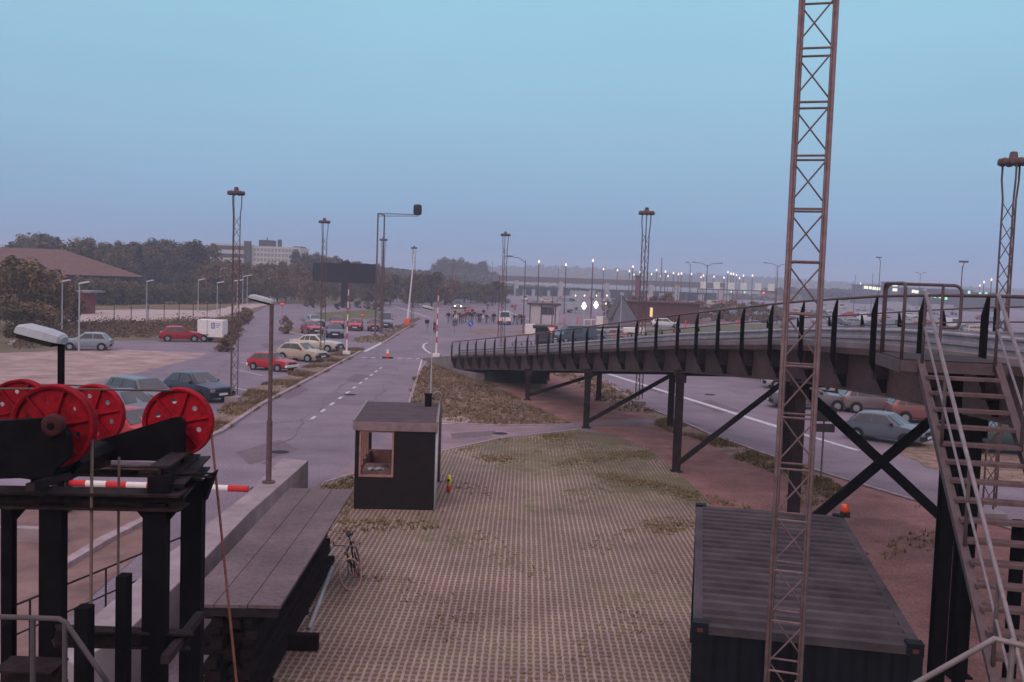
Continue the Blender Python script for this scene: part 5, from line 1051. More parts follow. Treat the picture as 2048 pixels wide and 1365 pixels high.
# apartment block on the hill line
def flats():
    d = 350; z = lambda py, px=500: D(px, py, d).z; X = lambda px: D(px, 500, d).x; root = thing('office_block', 'long pale flat-roofed block above the trees with dark stair tower', 'building', (X(520), d, 0))
    pale = M('pale_render', (.50, .46, .47), .8, scale=.3, var=.08); mb = MB(); mb.box(X(492), X(601), d, d + 14, 0, z(492)); mb.build('wall', pale, root)
    mb = MB(); mb.box(X(418), X(492) - .1, d + 1, d + 13, 0, z(487, 450)); mb.build('wing_wall', pale, root)
    mb = MB(); mb.box(X(490), X(503), d - 1.5, d - .05, 0, z(483)); mb.build('stair_tower', M('dark_cladding', (.07, .055, .06), .8), root)
    mb = MB(); mb.box(X(513), X(540), d + 3, d + 9, z(492), z(479)); mb.cyl((X(527), d + 5, z(479)), (X(527), d + 5, z(473)), .2); mb.build('plant_room', MATS['dark_cladding'], root)
    mb = MB(); mb.box(X(551), X(557), d + 3, d + 5, z(494), z(477)); mb.build('chimney', MATS['dark_cladding'], root)
    mb = MB(); mb.box(X(586), X(601), d + .5, d + 9, z(493), z(490)); mb.build('roof_box', brick, root)
    for py in (499, 509, 519):
        for k in range(13):
            x = X(506) + (X(598) - X(506)) * (k + .2) / 13; mb = MB(); mb.box(x, x + (X(598) - X(506)) / 13 * .62, d - .1, d - .02, z(py) - .6, z(py) + .5); mb.build('window', M('far_glass', (.24, .24, .27), .3), root)
    for py in (494, 510): mb = MB(); mb.box(X(421), X(490) - .2, d + .8, d + .95, z(py, 450) - .9, z(py, 450) + .5); mb.build('window_band', MATS['dark_cladding'], root)
flats()
# red brick building with grey gable shed
r = block('brick_building', 'low dark red brick building with lit yellow window beyond the lawn', 1238, 1398, 168, 3.4, M('dark_brick', (.10, .035, .038), .9, scale=.6, var=.25), 9, M('red_roof', (.10, .035, .04), .9, scale=1, var=.2), [(.38, .415, 1.0, 2.6)], over=.5, winmat=M('lit_yellow', (1, .8, .3), emit=(1, .75, .35), estr=.32))
p = GX(1246, 150); x0, x1, xm = GX(1225, 150).x, GX(1266, 150).x, GX(1243, 150).x; root = thing('gable_shed', 'steep grey gabled shed in front of the red brick building', 'shed', (xm, 150, 0)); zt = 4.6
mb = MB(); mb.prism([(x0, 150, 0), (x1 + .5, 150, 0), (x1 + .5, 150, 1.3), (xm, 150, zt), (x0, 150, 1.2)], (0, 7, 0)); mb.build('wall', M('grey_boards', (.16, .15, .19), .8, scale=1, var=.12), root)
mb = MB(); mb.prism([(x0 - .3, 149.8, 1.0), (xm, 149.8, zt + .05), (x1 + .8, 149.8, 1.1), (x1 + .8, 149.8, 1.25), (xm, 149.8, zt + .2), (x0 - .3, 149.8, 1.15)], (0, 7.4, 0)); mb.build('roof', M('shed_roof', (.10, .08, .09), .9), root)
block('chimney_block', 'narrow dark red tower block beside the light mast far behind', 1271, 1279, 300, D(1275, 553, 300).z, brick, 3)
# toll plaza canopy
def plaza():
    d = 420; X = lambda px: D(px, 565, d).x; zc = D(1100, 566, d).z; root = thing('toll_canopy', 'long flat toll plaza canopy on pale pylons in the haze', 'canopy', (X(1200), d, 0)); pm = M('canopy_edge', (.13, .10, .11), .8, scale=.1, var=.1); pale = M('pylon', (.38, .33, .34), .8)
    mb = MB(); mb.box(X(985), X(1450), d, d + 16, zc, zc + 2.4); mb.build('canopy_roof', pm, root)
    for px in (1033, 1122, 1213, 1301, 1353, 1440): mb = MB(); x = X(px); mb.box(x - .9, x + .9, d - 3, d - .02, 0, zc + .6); mb.build('pylon', pale, root)
    for k, px in enumerate(range(1000, 1450, 16)): mb = MB(); x = X(px + (k * 7) % 5); q_ = (k * 37 % 11) / 10; mb.box(x - .5 - q_ * .5, x + .6, d + 3 - 30 * q_, d + 6 - 30 * q_, 0, 2.2 + q_ * .8); mb.box(x - .7 - q_ * .5, x + .8, d + 2.8 - 30 * q_, d + 6.2 - 30 * q_, 2.2 + q_ * .8, 2.4 + q_ * .8); mb.build('toll_booth', [pale, MATS['caravan_shell'] if 'caravan_shell' in MATS else pale, glass][k % 3], root)
    for px in (1158, 1241): mb = MB(); x = X(px); mb.box(x - 1.9, x + 1.9, d + 1, d + 1.4, zc + 2.4, zc + 4.2); mb.build('roof_sign', pale, root)
    mb = MB(); mb.box(X(985), X(1450), d + 17, d + 18, 0, zc - 2.2); mb.build('back_screen', M('dark_screen', (.07, .06, .075), .9), root)
plaza()
root = thing('lane_sign_gantry', 'lane gantry carrying six pale square signs above the distant lanes', 'gantry', (D(1475, 575, 300).x, 300, 0)); z = D(1475, 580, 300).z
mb = MB(); mb.box(D(1396, 575, 300).x, D(1552, 575, 300).x, 300.1, 300.4, z - .3, z); mb.build('cross_beam', galvd, root)
for px in (1396, 1475, 1552): x = D(px, 575, 300).x; mb = MB(); mb.box(x - .15, x + .15, 300.1, 300.4, 0, z - .3); mb.build('post', galvd, root)
for px in (1407, 1433, 1462, 1487, 1516, 1542): x = D(px, 575, 300).x; mb = MB(); mb.box(x - 1.0, x + 1.0, 299.7, 300.05, z, z + 2.2); mb.build('lane_sign', M('sign_pale', (.62, .66, .62), .6), root)
for px, m_ in ((1527, litred), (1462, litgreen), (1489, litgreen)): x = D(px, 580, 300).x; mb = MB(); mb.lathe((x, 299.7, z - .7), [(.05, -.3), (.28, -.15), (.28, .15), (.05, .3)], 8); mb.build('lane_light', m_, root)
# far terminal with lit windows
def terminal():
    d = 520; X = lambda px: D(px, 580, d).x; dk = M('far_wall', (.10, .09, .11), .9)
    W = [(1732, 8, 575), (1741, 6, 576), (1748, 7, 577), (1757, 7, 578), (1790, 9, 580), (1827, 6, 583), (1834, 6, 584), (1885, 6, 586), (1893, 4, 586), (1900, 6, 587), (1911, 5, 588), (1936, 5, 589)]
    for x0, x1, top, lab in ((1722, 1766, 572, 'leftmost terminal block on the far right horizon with four lit windows'), (1782, 1799, 566, 'narrow tallest terminal block with bright lit sign near the stair guard'), (1818, 1846, 578, 'low terminal block with two lit windows inside the stair guard'),
                             (1876, 1946, 581, 'widest terminal block with a row of lit windows right of centre of the guard')):
        root = thing('terminal_building', lab, 'building', (X((x0 + x1) / 2), d, 0)); zt = D((x0 + x1) / 2, top, d).z; mb = MB(); mb.box(X(x0), X(x1), d, d + 14, 0, zt); mb.build('wall', dk, root)
        mb = MB(); mb.box(X(x0) - .5, X(x1) + .5, d - .8, d + 14.5, zt, zt + .5); mb.build('roof', dk, root)
        for px, w_, py in W:
            if x0 <= px <= x1: a = D(px - w_ / 2, py, d - .5); b = D(px + w_ / 2, py, d - .5); mb = MB(); mb.box(a.x, b.x, d - .6, d - .1, a.z - .8, a.z + .8); mb.build('lit_window', litwin, root)
        if x0 == 1782: a = D(1790, 570, d - .5); mb = MB(); mb.box(a.x - 1.4, a.x + 1.4, d - .6, d - .1, a.z - .8, a.z + .8); mb.build('lit_sign', litwin, root)
terminal()
root = thing('green_light_row', 'row of pale green lit windows below the terminal at far right', 'light', GX(1900, 400))
for px, py in ((1855, 590), (1863, 592), (1870, 593), (1880, 594), (1892, 597), (1938, 585), (1960, 588), (1972, 588)):
    c = D(px, py, 400); mb = MB(); mb.box(c.x - .5, c.x + .5, 399.8, 400, c.z - .6, c.z + .6); mb.build('lit_pane', litgreen, root)
mb = MB(); a, b = D(1845, 592, 401), D(1990, 592, 401); mb.box(a.x, b.x, 400.02, 404, 0, max(a.z, b.z) + 1.2); mb.build('low_wall', MATS['far_wall'], root)
# ------------------------------------------------------------------ far lamps, poles
LP = [(1078, 524), (1132, 530), (1186, 522), (1207, 539), (1235, 541), (1266, 534), (1259, 543), (1280, 545), (1268, 550), (1303, 549), (1313, 541), (1321, 553), (1331, 544), (1336, 553), (1347, 547), (1357, 549), (1363, 548), (1383, 549), (1402, 555),
      (1407, 552), (1428, 554), (1448, 556), (1456, 545), (1462, 548), (1467, 549), (1473, 551), (1479, 557), (1487, 552), (1505, 552), (1613, 568), (1721, 568), (1968, 565), (1983, 560), (1960, 572)]
LP.sort(); proto = None
for i, (x, y) in enumerate(LP):
    up_px = hz(x) - y; zt = 12.0 - random.uniform(0, 2) ; d = min(640, max(180, (zt - CAMH) * FPX / max(8, up_px))); c = D(x, y, d); p = Vector((c.x, c.y, 0))
    root = thing('lit_street_lamp', '%s of the lit lamps along the horizon counted from the left' % ORD[i], 'street lamp', p, 'lit lamps along the horizon'); s = d / 420
    mb = MB(); mb.cyl(p, Vector((c.x, c.y, c.z - .3)), .09 + .08 * s, .07 + .05 * s, 6); mb.build('pole', galvd, root)
    mb = MB(); k = .26 * s + .06; mb.lathe(c, [(.2 * k, -1.5 * k), (.9 * k, -.7 * k), (k, 0), (.6 * k, .9 * k), (.15 * k, 2.0 * k)], 8); mb.build('lantern', litlamp, root, smooth=True)
for i, (x, y, d, lab) in enumerate([(1168, 613, 130, 'bright lit lamp on a pale post left of the two near lights'), (1192, 611, 130, 'bright lit lamp on a pale post right of the two near lights'), (1151, 592, 190, 'first small lit lamp above the caravans'), (1169, 592, 190, 'second small lit lamp above the caravans'),
                          (1193, 592, 190, 'third small lit lamp above the caravans'), (1214, 592, 190, 'fourth small lit lamp above the caravans'), (1212, 608, 180, 'dim lit lamp just left of the grey gable shed')]):
    c = D(x, y, d); p = Vector((c.x, c.y, 0)); root = thing('lit_street_lamp', lab, 'street lamp', p, 'lit lamps near the kiosk'); mb = MB(); mb.cyl(p, Vector((c.x, c.y, c.z - .2)), .05, n=6); mb.build('pole', lampm, root)
    k = .34 if i < 2 else .15; mb = MB(); mb.lathe(c, [(.3 * k, -k * 1.2), (k, 0), (.5 * k, 1.2 * k), (.1 * k, 1.7 * k)], 10); mb.build('lantern', M('lit_near_lamp', (1, .9, .8), emit=(1, .85, .7), estr=2.2) if i < 2 else litlamp, root, smooth=True)
def pole(px, pyt, d, label, arm=0, r=.08, lamp=True, darkm=galvd, both=False):
    t = D(px, pyt, d); p = Vector((t.x, t.y, 0)); root = thing('lamp_pole', label, 'pole', p, 'slim dark poles across the terminal'); mb = MB(); mb.cyl(p, t, r * 1.2, r * .7, 6); mb.build('pole', darkm, root)
    if arm:
        for s in ((-1, 1) if both else (1 if arm > 0 else -1,)):
            L_ = abs(arm); mb = MB(); mb.tube([t - up * .3, t + Vector((s * L_ * .35, 0, .25)), t + Vector((s * L_, 0, .45))], r * .6, 5); mb.build('arm', darkm, root)
            q = t + Vector((s * L_, 0, .45)); mb = MB(); mb.box(q.x - .6 * (1 if s > 0 else .3), q.x + .6 * (.3 if s > 0 else 1), q.y - .15, q.y + .15, q.z - .1, q.z + .06); mb.build('lamp_head', darkm, root)
for a in [(1415, 530, 200, 'tall double-armed lamp pole left of the lattice mast', 3.0, .10, True, galvd, True), (1556, 531, 210, 'double-armed lamp pole just behind the lattice mast', 3.0, .10, True, galvd, True), (1381, 529, 220, 'pole with one short arm left of the double-armed pole', -1.0), (1051, 521, 120, 'pole with long left arm right of the ramp-start light mast', -2.2, .07),
          (1117, 531, 260, 'slim pole between the two leftmost pylons'), (985, 523, 280, 'slim pole left of the ramp-start light mast'), (907, 516, 200, 'slim pole in front of the round far tree group'), (1000, 550, 110, 'short dark red pole close to the ramp-start light mast', 0, .05, True, brick),
          (1761, 521, 150, 'bare tall pole with tiny arm left of the stair guard', -.5, .06), (1841, 548, 300, 'pole with small cross arms seen above the stair guard', 1.5, .08, True, galvd, True), (1925, 533, 90, 'pole with small hooked lamp above the stair guard', .3, .06), (1711, 550, 260, 'slim pole halfway between lattice mast and stairs'),
          (1746, 546, 260, 'slim pole just left of the bare tall pole'), (1553, 535, 330, 'thin far pole behind the lattice mast'), (1324, 516, 520, 'far chimney-like mast on the horizon tree line', 0, .35), (602, 520, 260, 'slim pole in front of the pale block end'), (1106, 590, 140, 'short pole left of the white kiosk roof end'), (1243, 590, 118, 'pale pole standing in front of the grey gable shed', 0, .06, True, lampm)]:
    pole(*a)
# ------------------------------------------------------------------ people
def skin(name, verts, edges, rad, mat, parent, sub=1):
    me = bpy.data.meshes.new(name); me.from_pydata(verts, edges, []); o = bpy.data.objects.new(name, me); COL.objects.link(o); m = o.modifiers.new('skin', 'SKIN'); m.use_smooth_shade = True
    for i, r in enumerate(rad): me.skin_vertices[0].data[i].radius = r if isinstance(r, tuple) else (r, r)
    me.skin_vertices[0].data[0].use_root = True
    if sub: s = o.modifiers.new('s', 'SUBSURF'); s.levels = sub; s.render_levels = sub
    dg = bpy.context.evaluated_depsgraph_get(); dg.update(); nm = bpy.data.meshes.new_from_object(o.evaluated_get(dg)); bpy.data.objects.remove(o)
    nm.name = name; nm.materials.clear(); nm.materials.append(mat); q = bpy.data.objects.new(name, nm); COL.objects.link(q); q.parent = parent; return q
skinm = M('skin', (.42, .24, .18), .6, var=.05); hairm = M('dark_hair', (.03, .02, .016), .8); 
def person(label, leg=.22, arm=.18, bend=0.0):
    root = thing('person', label, 'person', (0, 0, 0), 'people walking in the crowd')
    hip, sh, hd = .93, 1.42, 1.62; f = bend
    J = dict(pel=(0, 0, hip), che=(f * .3, 0, 1.22), nk=(f * .5, 0, 1.47), he=(f * .6, 0, 1.58), ht=(f * .6, 0, 1.72))
    V = [J['pel'], J['che'], J['nk'], J['he'], J['ht']]; E = [(0, 1), (1, 2), (2, 3), (3, 4)]; Rr = [(.13, .10), (.15, .10), .055, (.085, .095), .07]
    for s in (-1, 1):
        b = len(V); kx = leg * s * .55 + .04; V += [(0, s * .09, hip - .06), (kx, s * .09, .50), (leg * s - (.05 if s * leg < 0 else 0), s * .09, .09), (leg * s + .15, s * .10, .05)]; E += [(0, b), (b, b + 1), (b + 1, b + 2), (b + 2, b + 3)]; Rr += [.09, .058, .04, .035]
        c = len(V); V += [(f * .45, s * .19, sh), (f * .35 - arm * s * .4, s * .25, 1.14), (f * .3 - arm * s + .08, s * .25, .90), (f * .3 - arm * s + .11, s * .25, .80)]; E += [(1, c), (c, c + 1), (c + 1, c + 2), (c + 2, c + 3)]; Rr += [.055, .042, .03, .032]
    skin('body', V, E, Rr, skinm, root)
    V = [(0, 0, .88), (f * .3, 0, 1.20), (f * .5, 0, 1.44)]; E = [(0, 1), (1, 2)]; Rr = [(.155, .125), (.175, .125), .085]
    for s in (-1, 1): c = len(V); V += [(f * .45, s * .19, sh), (f * .35 - arm * s * .4, s * .25, 1.14), (f * .3 - arm * s + .07, s * .25, .92)]; E += [(1, c), (c, c + 1), (c + 1, c + 2)]; Rr += [.078, .062, .05]
    j = skin('jacket', V, E, Rr, darkst, root)
    V = [(0, 0, .92)]; E = []; Rr = [(.15, .12)]
    for s in (-1, 1): b = len(V); kx = leg * s * .55 + .04; V += [(0, s * .09, hip - .10), (kx, s * .09, .50), (leg * s - (.05 if s * leg < 0 else 0), s * .09, .12)]; E += [(0, b), (b, b + 1), (b + 1, b + 2)]; Rr += [.105, .075, .062]
    t = skin('trousers', V, E, Rr, darkst, root)
    h = skin('hair', [(f * .6 - .02, 0, 1.60), (f * .6 - .02, 0, 1.74)], [(0, 1)], [(.092, .10), .078], hairm, root)
    return root
JC = [('navy', (.02, .03, .07)), ('black', (.012, .012, .014)), ('dark red', (.20, .02, .03)), ('brown', (.10, .055, .04)), ('grey', (.16, .16, .18)), ('white', (.55, .53, .54)), ('pink', (.55, .08, .22)), ('pale blue', (.22, .30, .42))]
TC = [('blue jeans', (.10, .15, .26)), ('pale jeans', (.26, .32, .42)), ('black trousers', (.015, .015, .017)), ('dark red trousers', (.20, .03, .03)), ('grey trousers', (.15, .15, .16))]
protos = [person('proto', .24, .2), person('proto', -.26, .16), person('proto', .12, .08, .12), person('proto', .30, .26, .1)]
PP = [(896, 648), (903, 650), (907, 647), (912, 652), (915, 650), (918, 645), (921, 650), (926, 648), (931, 647), (934, 644), (938, 645), (943, 647), (949, 642), (954, 647), (958, 648), (962, 646), (966, 650), (973, 649), (979, 648), (985, 646), (988, 648), (910, 640), (925, 638), (936, 636), (944, 636), (967, 638), (930, 630), (937, 628),
      (1028, 650), (1034, 651), (1039, 650), (1043, 651), (1048, 650), (853, 664), (869, 668), (848, 612), (1024, 625), (1030, 624), (975, 622), (1152, 630), (1318, 676), (1346, 672)]
used = set()
for i, (x, y) in enumerate(sorted(PP)):
    jn, jc = JC[[0, 1, 2, 1, 4, 0, 3, 5, 1, 0, 2, 7, 3, 1, 2, 0, 6, 4][i % 18]]; tn, tcol = TC[[0, 1, 2, 0, 1, 4, 3][i % 7]]
    if (x, y) == (985, 646): jn, jc = 'pink', (.55, .08, .22)
    where = 'in the crowd' if 890 < x < 1060 and y > 626 else 'by the raised barrier' if x < 890 else 'beyond the crowd' if x < 1100 else 'beyond the bridge'
    lab = '%s and %s, %s person from left, %s' % (jn.capitalize() + ' jacket', tn, ORD[i], where)
    pr = protos[i % 4]; o = pr if i < 4 else dup(pr); o['label'] = lab; o.location = G(x, y) + Vector((0, random.uniform(-1, 1), 0)); o.location.z = 0; sc_ = random.uniform(.96, 1.08); o.scale = (sc_, sc_, sc_); o.rotation_euler = (0, 0, R_(-90 + random.uniform(-60, 60)))
    for ch in o.children:
        k = ch.name.split('.')[0]
        if k == 'jacket': setmat(ch, 0, M('jacket_' + jn.replace(' ', '_'), jc, .8, var=.15))
        if k == 'trousers': setmat(ch, 0, M('cloth_' + tn.replace(' ', '_'), tcol, .85, var=.15))
# ------------------------------------------------------------------ trees and shrubs
CM = [M('foliage_olive', (.06, .05, .022), .9, scale=.2, col2=(.15, .105, .05), island=.45, objrand=.15), M('foliage_dark', (.042, .036, .026), .9, scale=.3, col2=(.085, .066, .045), island=.45, objrand=.15),
      M('foliage_brown', (.10, .06, .035), .9, scale=.3, col2=(.21, .125, .075), island=.45, objrand=.15)]
bark = M('bark', (.06, .045, .04), .95, scale=6, var=.3)
def tree_proto(kind, nl, leaf, mat, trunk=.22, seed=0):
    rd = random.Random(seed); root = thing('broadleaf_tree' if kind != 'bush' else 'shrub', '-', 'tree' if kind != 'bush' else 'shrub', (0, 0, 0)); cl = []
    K = 18 if kind != 'bush' else 14
    for k in range(K):          # clump centres in a unit tree: height 1, radius about .42
        a = rd.uniform(0, 6.28); z = trunk + (1 - trunk) * rd.uniform(.08, .93); m = 1 - abs((z - (trunk + .35)) / .75) ** 2; r = .36 * m * math.sqrt(rd.uniform(.05, 1)); cl.append((Vector((r * math.cos(a), r * math.sin(a), z)), rd.uniform(.09, .19)))
    mb = MB(); mb.tube([(0, 0, 0), (.01, 0, trunk), (-.01, .01, .55), (0, 0, .8)], [.026, .02, .012, .004], 7)
    for c, r in cl[:8]: mb.tube([(0, 0, rd.uniform(trunk * .8, .5)), c * .6 + Vector((0, 0, .3 * c.z)), c], [.010, .007, .003], 5)
    mb.build('trunk' if kind != 'bush' else 'stems', bark, root)
    vs, fs = [], []
    for i in range(nl):
        c, r = cl[rd.randrange(K)]; d = Vector((rd.gauss(0, 1), rd.gauss(0, 1), rd.gauss(0, .8))); d.normalize(); p = c + d * r * rd.uniform(.55, 1.08)
        if p.z < trunk * .6: p.z = trunk * .6 + rd.uniform(0, .1)
        n = (d + Vector((rd.uniform(-.9, .9), rd.uniform(-.9, .9), rd.uniform(-.3, 1.2)))).normalized(); x = n.orthogonal().normalized(); x.rotate(Matrix.Rotation(rd.uniform(0, 6.28), 3, n)); y = n.cross(x); s = leaf * rd.uniform(.6, 1.4); o = len(vs)
        vs += [p - x * s, p + y * s * .55, p + x * s, p - y * s * .55]; fs.append((o, o + 1, o + 2, o + 3))
    mb = MB(); mb.add(vs, fs); mb.build('crown', mat, root); return root
TP = [tree_proto('t', 2600, .030, CM[0], .14, 1), tree_proto('t', 2600, .028, CM[1], .12, 2), tree_proto('t', 2600, .032, CM[0], .18, 3), tree_proto('t', 2400, .030, CM[2], .12, 4)]
BP = [tree_proto('bush', 1500, .045, CM[2], .02, 5), tree_proto('bush', 1500, .045, CM[0], .02, 6)]
usedp = set()
def place(pr, x, d, h, wx, lab, group, rot=None):
    if pr.name in usedp: o = dup(pr)
    else: o = pr; usedp.add(pr.name)
    o.location = (x, d, -.03 * h); o.scale = (h * wx, h * wx, h); o.rotation_euler = (0, 0, random.uniform(0, 6.28)); o['label'] = lab; o['group'] = group; return o
def row(px0, px1, n, d0, d1, top, wx, protos_, desc, group, jit=.5):
    """top: list of (px, py) giving the skyline"""
    for k in range(n):
        px = px0 + (px1 - px0) * (k + .5 + random.uniform(-jit, jit) * .6) / n; d = random.uniform(d0, d1)
        t = top[0][1]
        for (a, ya), (b, yb) in zip(top, top[1:]):
            if a <= px <= b: t = ya + (yb - ya) * (px - a) / (b - a)
            elif px > b: t = yb
        z = D(px, t + random.uniform(-2, 5), d).z; place(protos_[k % len(protos_)], GX(px, d).x, d, max(1.2, z / .97), wx * random.uniform(.85, 1.15), '%s from the left, %s' % (ORD[k].capitalize() + ' tree', desc), group)
row(20, 420, 17, 210, 260, [(20, 488), (60, 478), (95, 462), (120, 485), (150, 478), (185, 486), (195, 500), (215, 490), (270, 480), (300, 490), (320, 482), (400, 484), (420, 500)], .95, [TP[1], TP[0], TP[2]], 'in the tall dark wood behind the brick house', 'tall trees behind the brick house')
row(300, 480, 12, 208, 225, [(160, 512), (230, 505), (300, 512), (360, 520), (420, 530), (470, 520)], .9, [TP[1], TP[0]], 'in the nearer tree belt right of the house roof', 'tree belt right of the house')
row(400, 640, 16, 190, 235, [(400, 530), (430, 520), (480, 520), (520, 530), (560, 522), (600, 530), (640, 535)], .9, [TP[0], TP[2], TP[3]], 'in the olive trees below the pale block', 'olive trees below the pale block')
row(600, 770, 12, 260, 330, [(600, 500), (640, 508), (670, 515), (690, 520), (730, 522), (755, 525), (770, 548)], .9, [TP[1], TP[0]], 'in the trees behind the dark sign board', 'trees behind the sign board')
row(620, 900, 20, 205, 260, [(620, 560), (700, 570), (760, 555), (800, 545), (850, 548), (900, 545)], .95, [TP[0], TP[3], TP[2]], 'in the low trees from sign board to round tree group', 'low trees behind the car park')
row(860, 985, 9, 480, 560, [(860, 540), (885, 518), (910, 514), (935, 525), (960, 522), (985, 542)], 1.0, [TP[0], TP[1]], 'in the round-topped tree group behind the crowd', 'round-topped trees behind the crowd')
row(880, 1010, 9, 230, 270, [(880, 560), (1010, 566)], 1.2, [TP[0], TP[2]], 'in the low belt behind the crowd left of the canopy', 'low belt left of the canopy')
for k, (px, d, h, wx) in enumerate([(60, 100, 7.6, 1.1), (95, 97, 6.2, 1.0), (30, 92, 6.5, 1.1), (125, 104, 4.6, 1.0), (75, 86, 3.6, 1.2), (45, 80, 3.0, 1.3), (150, 112, 3.2, 1.0)]):
    place([TP[0], TP[3], TP[2]][k % 3], GX(px, d).x, d, h, wx, '%s of the bushy olive trees in front of the brick house at left' % ['Tallest', 'Second tallest', 'Leftmost tall', 'Rightmost taller', 'Lower middle', 'Lowest left', 'Small right'][k], 'bushy trees at far left')
for k in range(30):
    f = k / 29; px = 168 + f * 290; d = 160 + f * 32 + random.uniform(-3, 3); tp = 553 + min(f, .45) * 33 + max(0, f - .45) * 10; zt = D(px, tp + random.uniform(-2, 3), d).z
    place(BP[1], GX(px, d).x, d, zt / .95, 1.05, '%s bush from the left in the dark green hedge below the house' % ORD[k].capitalize(), 'hedge below the house', 0)
for k in range(16):
    px = 438 + k * 4.2 + random.uniform(-3, 3); t = k / 15; d = 78 + t * 55; place(BP[0], GX(452 + t * 46 + random.uniform(-12, 4), d).x, d, .8 + t * .5 + random.uniform(-.2, .35), 1.7, '%s nearest brown shrub on the bank by the field track' % ORD[k].capitalize(), 'brown shrubs by the field track')
row(600, 760, 8, 178, 190, [(600, 600), (760, 602)], 1.3, [BP[0], BP[1]], 'in the low brown bushes under the sign board', 'low bushes under the sign board')
row(1210, 1560, 16, 175, 200, [(1210, 602), (1300, 590), (1400, 600), (1560, 606)], 1.1, [TP[3], TP[0], BP[0]], 'in the bushes around the red brick building', 'bushes around the brick building')
for i, (px, py, h) in enumerate([(570, 668, 1.9), (580, 660, 1.1)]): p = G(px, py); place(BP[0], p.x, p.y, h, .9, ['taller', 'lower'][i] + ' brown shrub on the small island left of the parked row', 'island shrubs')
# scrub strip and far woods
def scrub(name, Q, n, h0, h1, mat, label, leaf=.10):
    vs, fs = [], []; xs = [q.x for q in Q]; ys = [q.y for q in Q]; k = 0
    while k < n:
        x = random.uniform(min(xs), max(xs)); y = random.uniform(min(ys), max(ys))
        if not inpoly(x, y, Q): continue
        k += 1; h = random.uniform(h0, h1) * (.6 + .5 * math.sin(x * .5) * math.sin(y * .4 + 1) + .3)
        for j in range(9):
            p = Vector((x + random.gauss(0, h * .35), y + random.gauss(0, h * .35), abs(random.gauss(.3, .3)) * h)); nn = Vector((random.uniform(-1, 1), random.uniform(-1, 1), random.uniform(-.2, 1))).normalized(); a = nn.orthogonal().normalized() * leaf * random.uniform(.6, 1.5); b = nn.cross(a) * random.uniform(.3, .7); o = len(vs); vs += [p - a, p + b, p + a, p - b]; fs.append((o, o + 1, o + 2, o + 3))
    mb = MB(); mb.add(vs, fs); return tag(mb.build(name, mat), label, 'scrub', kind='stuff')
scrub('scrub', [G(*p) for p in ((25, 700), (110, 694), (230, 676), (400, 676), (450, 684), (480, 650), (460, 640), (300, 645), (150, 648), (40, 665))], 2600, .35, .95, M('scrub_leaves', (.10, .065, .035), .95, scale=.25, col2=(.19, .125, .08), island=.4), 'brown overgrown scrub strip behind the left car park')
lay('field_strip', [(170, 612), (230, 606), (340, 600), (440, 596), (500, 592), (500, 604), (420, 616), (300, 613), (200, 617)], ZS[2], M('yellow_grass', (.16, .115, .05), .95, scale=.5, col2=(.22, .15, .08)), .5)
scrub('scrub', [G(*p) for p in ((360, 590), (360, 604), (200, 610), (170, 606), (200, 592))], 500, .5, 1.2, CM[2], 'low olive scrub under the dark hedge')
def wood(name, pts, d, dep, n, leaf, mat, label):
    """far-off wood: canopy faces filling a long body whose height follows the skyline"""
    vs, fs = [], []; rd = random.Random(11)
    for i in range(n):
        px = rd.uniform(pts[0][0], pts[-1][0]); t = pts[-1][1]
        for (a, ya), (b, yb) in zip(pts, pts[1:]):
            if a <= px <= b: t = ya + (yb - ya) * (px - a) / (b - a)
        top = D(px, t, d).z * (.90 + .10 * math.sin(px * .35) * math.sin(px * .11 + 1)); y = d + rd.uniform(0, dep); z = top * math.sqrt(rd.uniform(.03, 1)); p = Vector((GX(px, d).x + rd.uniform(-1, 1), y, z))
        nn = Vector((rd.uniform(-1, 1), rd.uniform(-1.4, .4), rd.uniform(0, 1))).normalized(); a = nn.orthogonal().normalized() * leaf * rd.uniform(.6, 1.4); b = nn.cross(a) * rd.uniform(.5, .9); o = len(vs); vs += [p - a, p + b, p + a, p - b]; fs.append((o, o + 1, o + 2, o + 3))
    mb = MB(); mb.add(vs, fs); tag(mb.build(name, mat), label, 'woodland', kind='stuff')
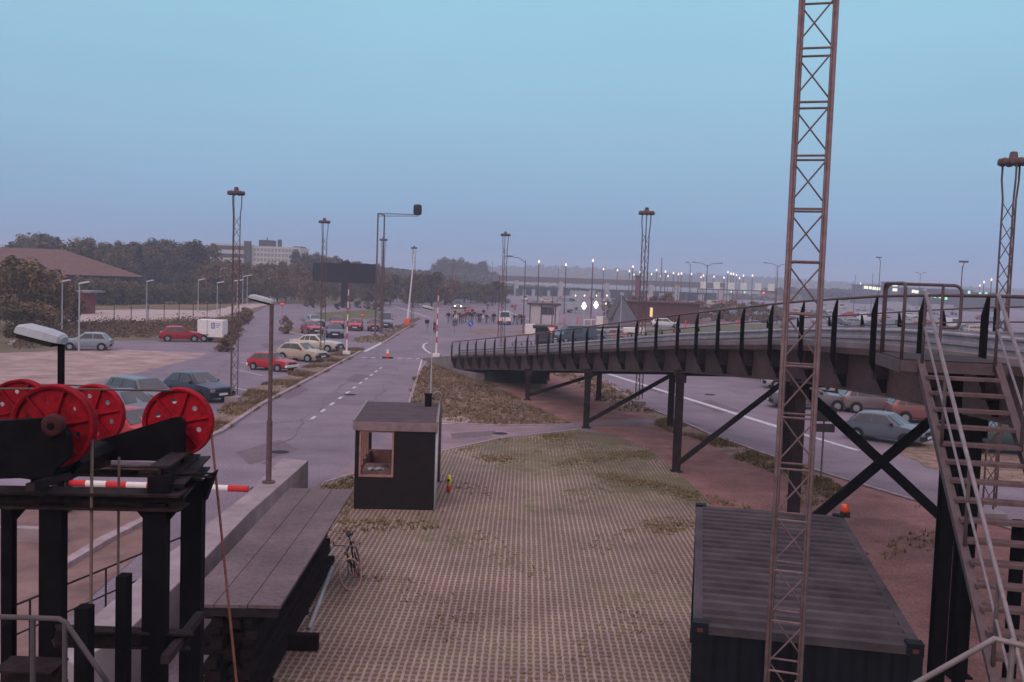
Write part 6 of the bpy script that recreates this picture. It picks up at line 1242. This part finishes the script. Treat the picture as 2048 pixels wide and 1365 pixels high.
wood('far_wood', [(-150, 500), (60, 490), (300, 492), (450, 505), (640, 515), (760, 535), (860, 545)], 420, 40, 7000, 1.7, CM[1], 'distant dark wood along the left horizon')
wood('far_wood', [(840, 545), (900, 530), (1000, 533), (1080, 532), (1200, 536), (1300, 545), (1500, 554), (1700, 566), (1900, 574), (2150, 584)], 1400, 90, 12000, 4.6, CM[1], 'low distant wood along the right horizon')
wood('far_wood', [(1540, 577), (1700, 579), (1800, 582), (1900, 588), (2120, 594)], 560, 25, 3500, 1.5, CM[1], 'dark low wood around the lit terminal blocks')
wood('far_wood', [(760, 550), (900, 556), (1000, 568), (1300, 590), (1600, 592)], 520, 20, 3500, 1.6, CM[0], 'low scrubby wood behind the toll plaza')
# wire fence left
root = thing('wire_fence', 'low wire fence on thin dark posts along the left scrub', 'fence', G(230, 652)); FP = [G(x, y) for x, y in ((228, 655), (262, 654), (296, 652), (328, 650), (358, 648), (386, 646), (414, 644), (440, 641))]
for q in FP: mb = MB(); mb.cyl(q, q + up * 2.3, .045, n=6); mb.build('fence_post', darkst, root)
mb = MB()
for h in (.6, 1.2, 1.8, 2.2):
    for a, b in zip(FP, FP[1:]): mb.cyl(a + up * h, b + up * h, .008, n=4, cap=False)
mb.build('fence_wire', galvd, root)
rail('low_railing', 'low white rail in front of the lawn behind the bridge', [G(1168, 651) + up * .9, G(1196, 652) + up * .9], [G(1168, 651) + up * .9, G(1182, 651.5) + up * .9, G(1196, 652) + up * .9], .06, whitem)
# ------------------------------------------------------------------ haze
mb = MB(); mb.box(-1500, 1500, -30, 1700, -1, 42); hz_ = mb.build('haze', bpy.data.materials.new('haze')); hz_['kind'] = 'stuff'; hz_['label'] = 'thin evening haze over the whole terminal'; hz_['category'] = 'haze'
hm = hz_.data.materials[0]; hm.use_nodes = True; t = hm.node_tree; t.nodes.clear(); o_ = t.nodes.new('ShaderNodeOutputMaterial'); pv = t.nodes.new('ShaderNodeVolumePrincipled'); pv.inputs['Color'].default_value = (.72, .82, 1, 1); pv.inputs['Density'].default_value = .0008; pv.inputs['Anisotropy'].default_value = .0
t.links.new(pv.outputs[0], o_.inputs['Volume'])
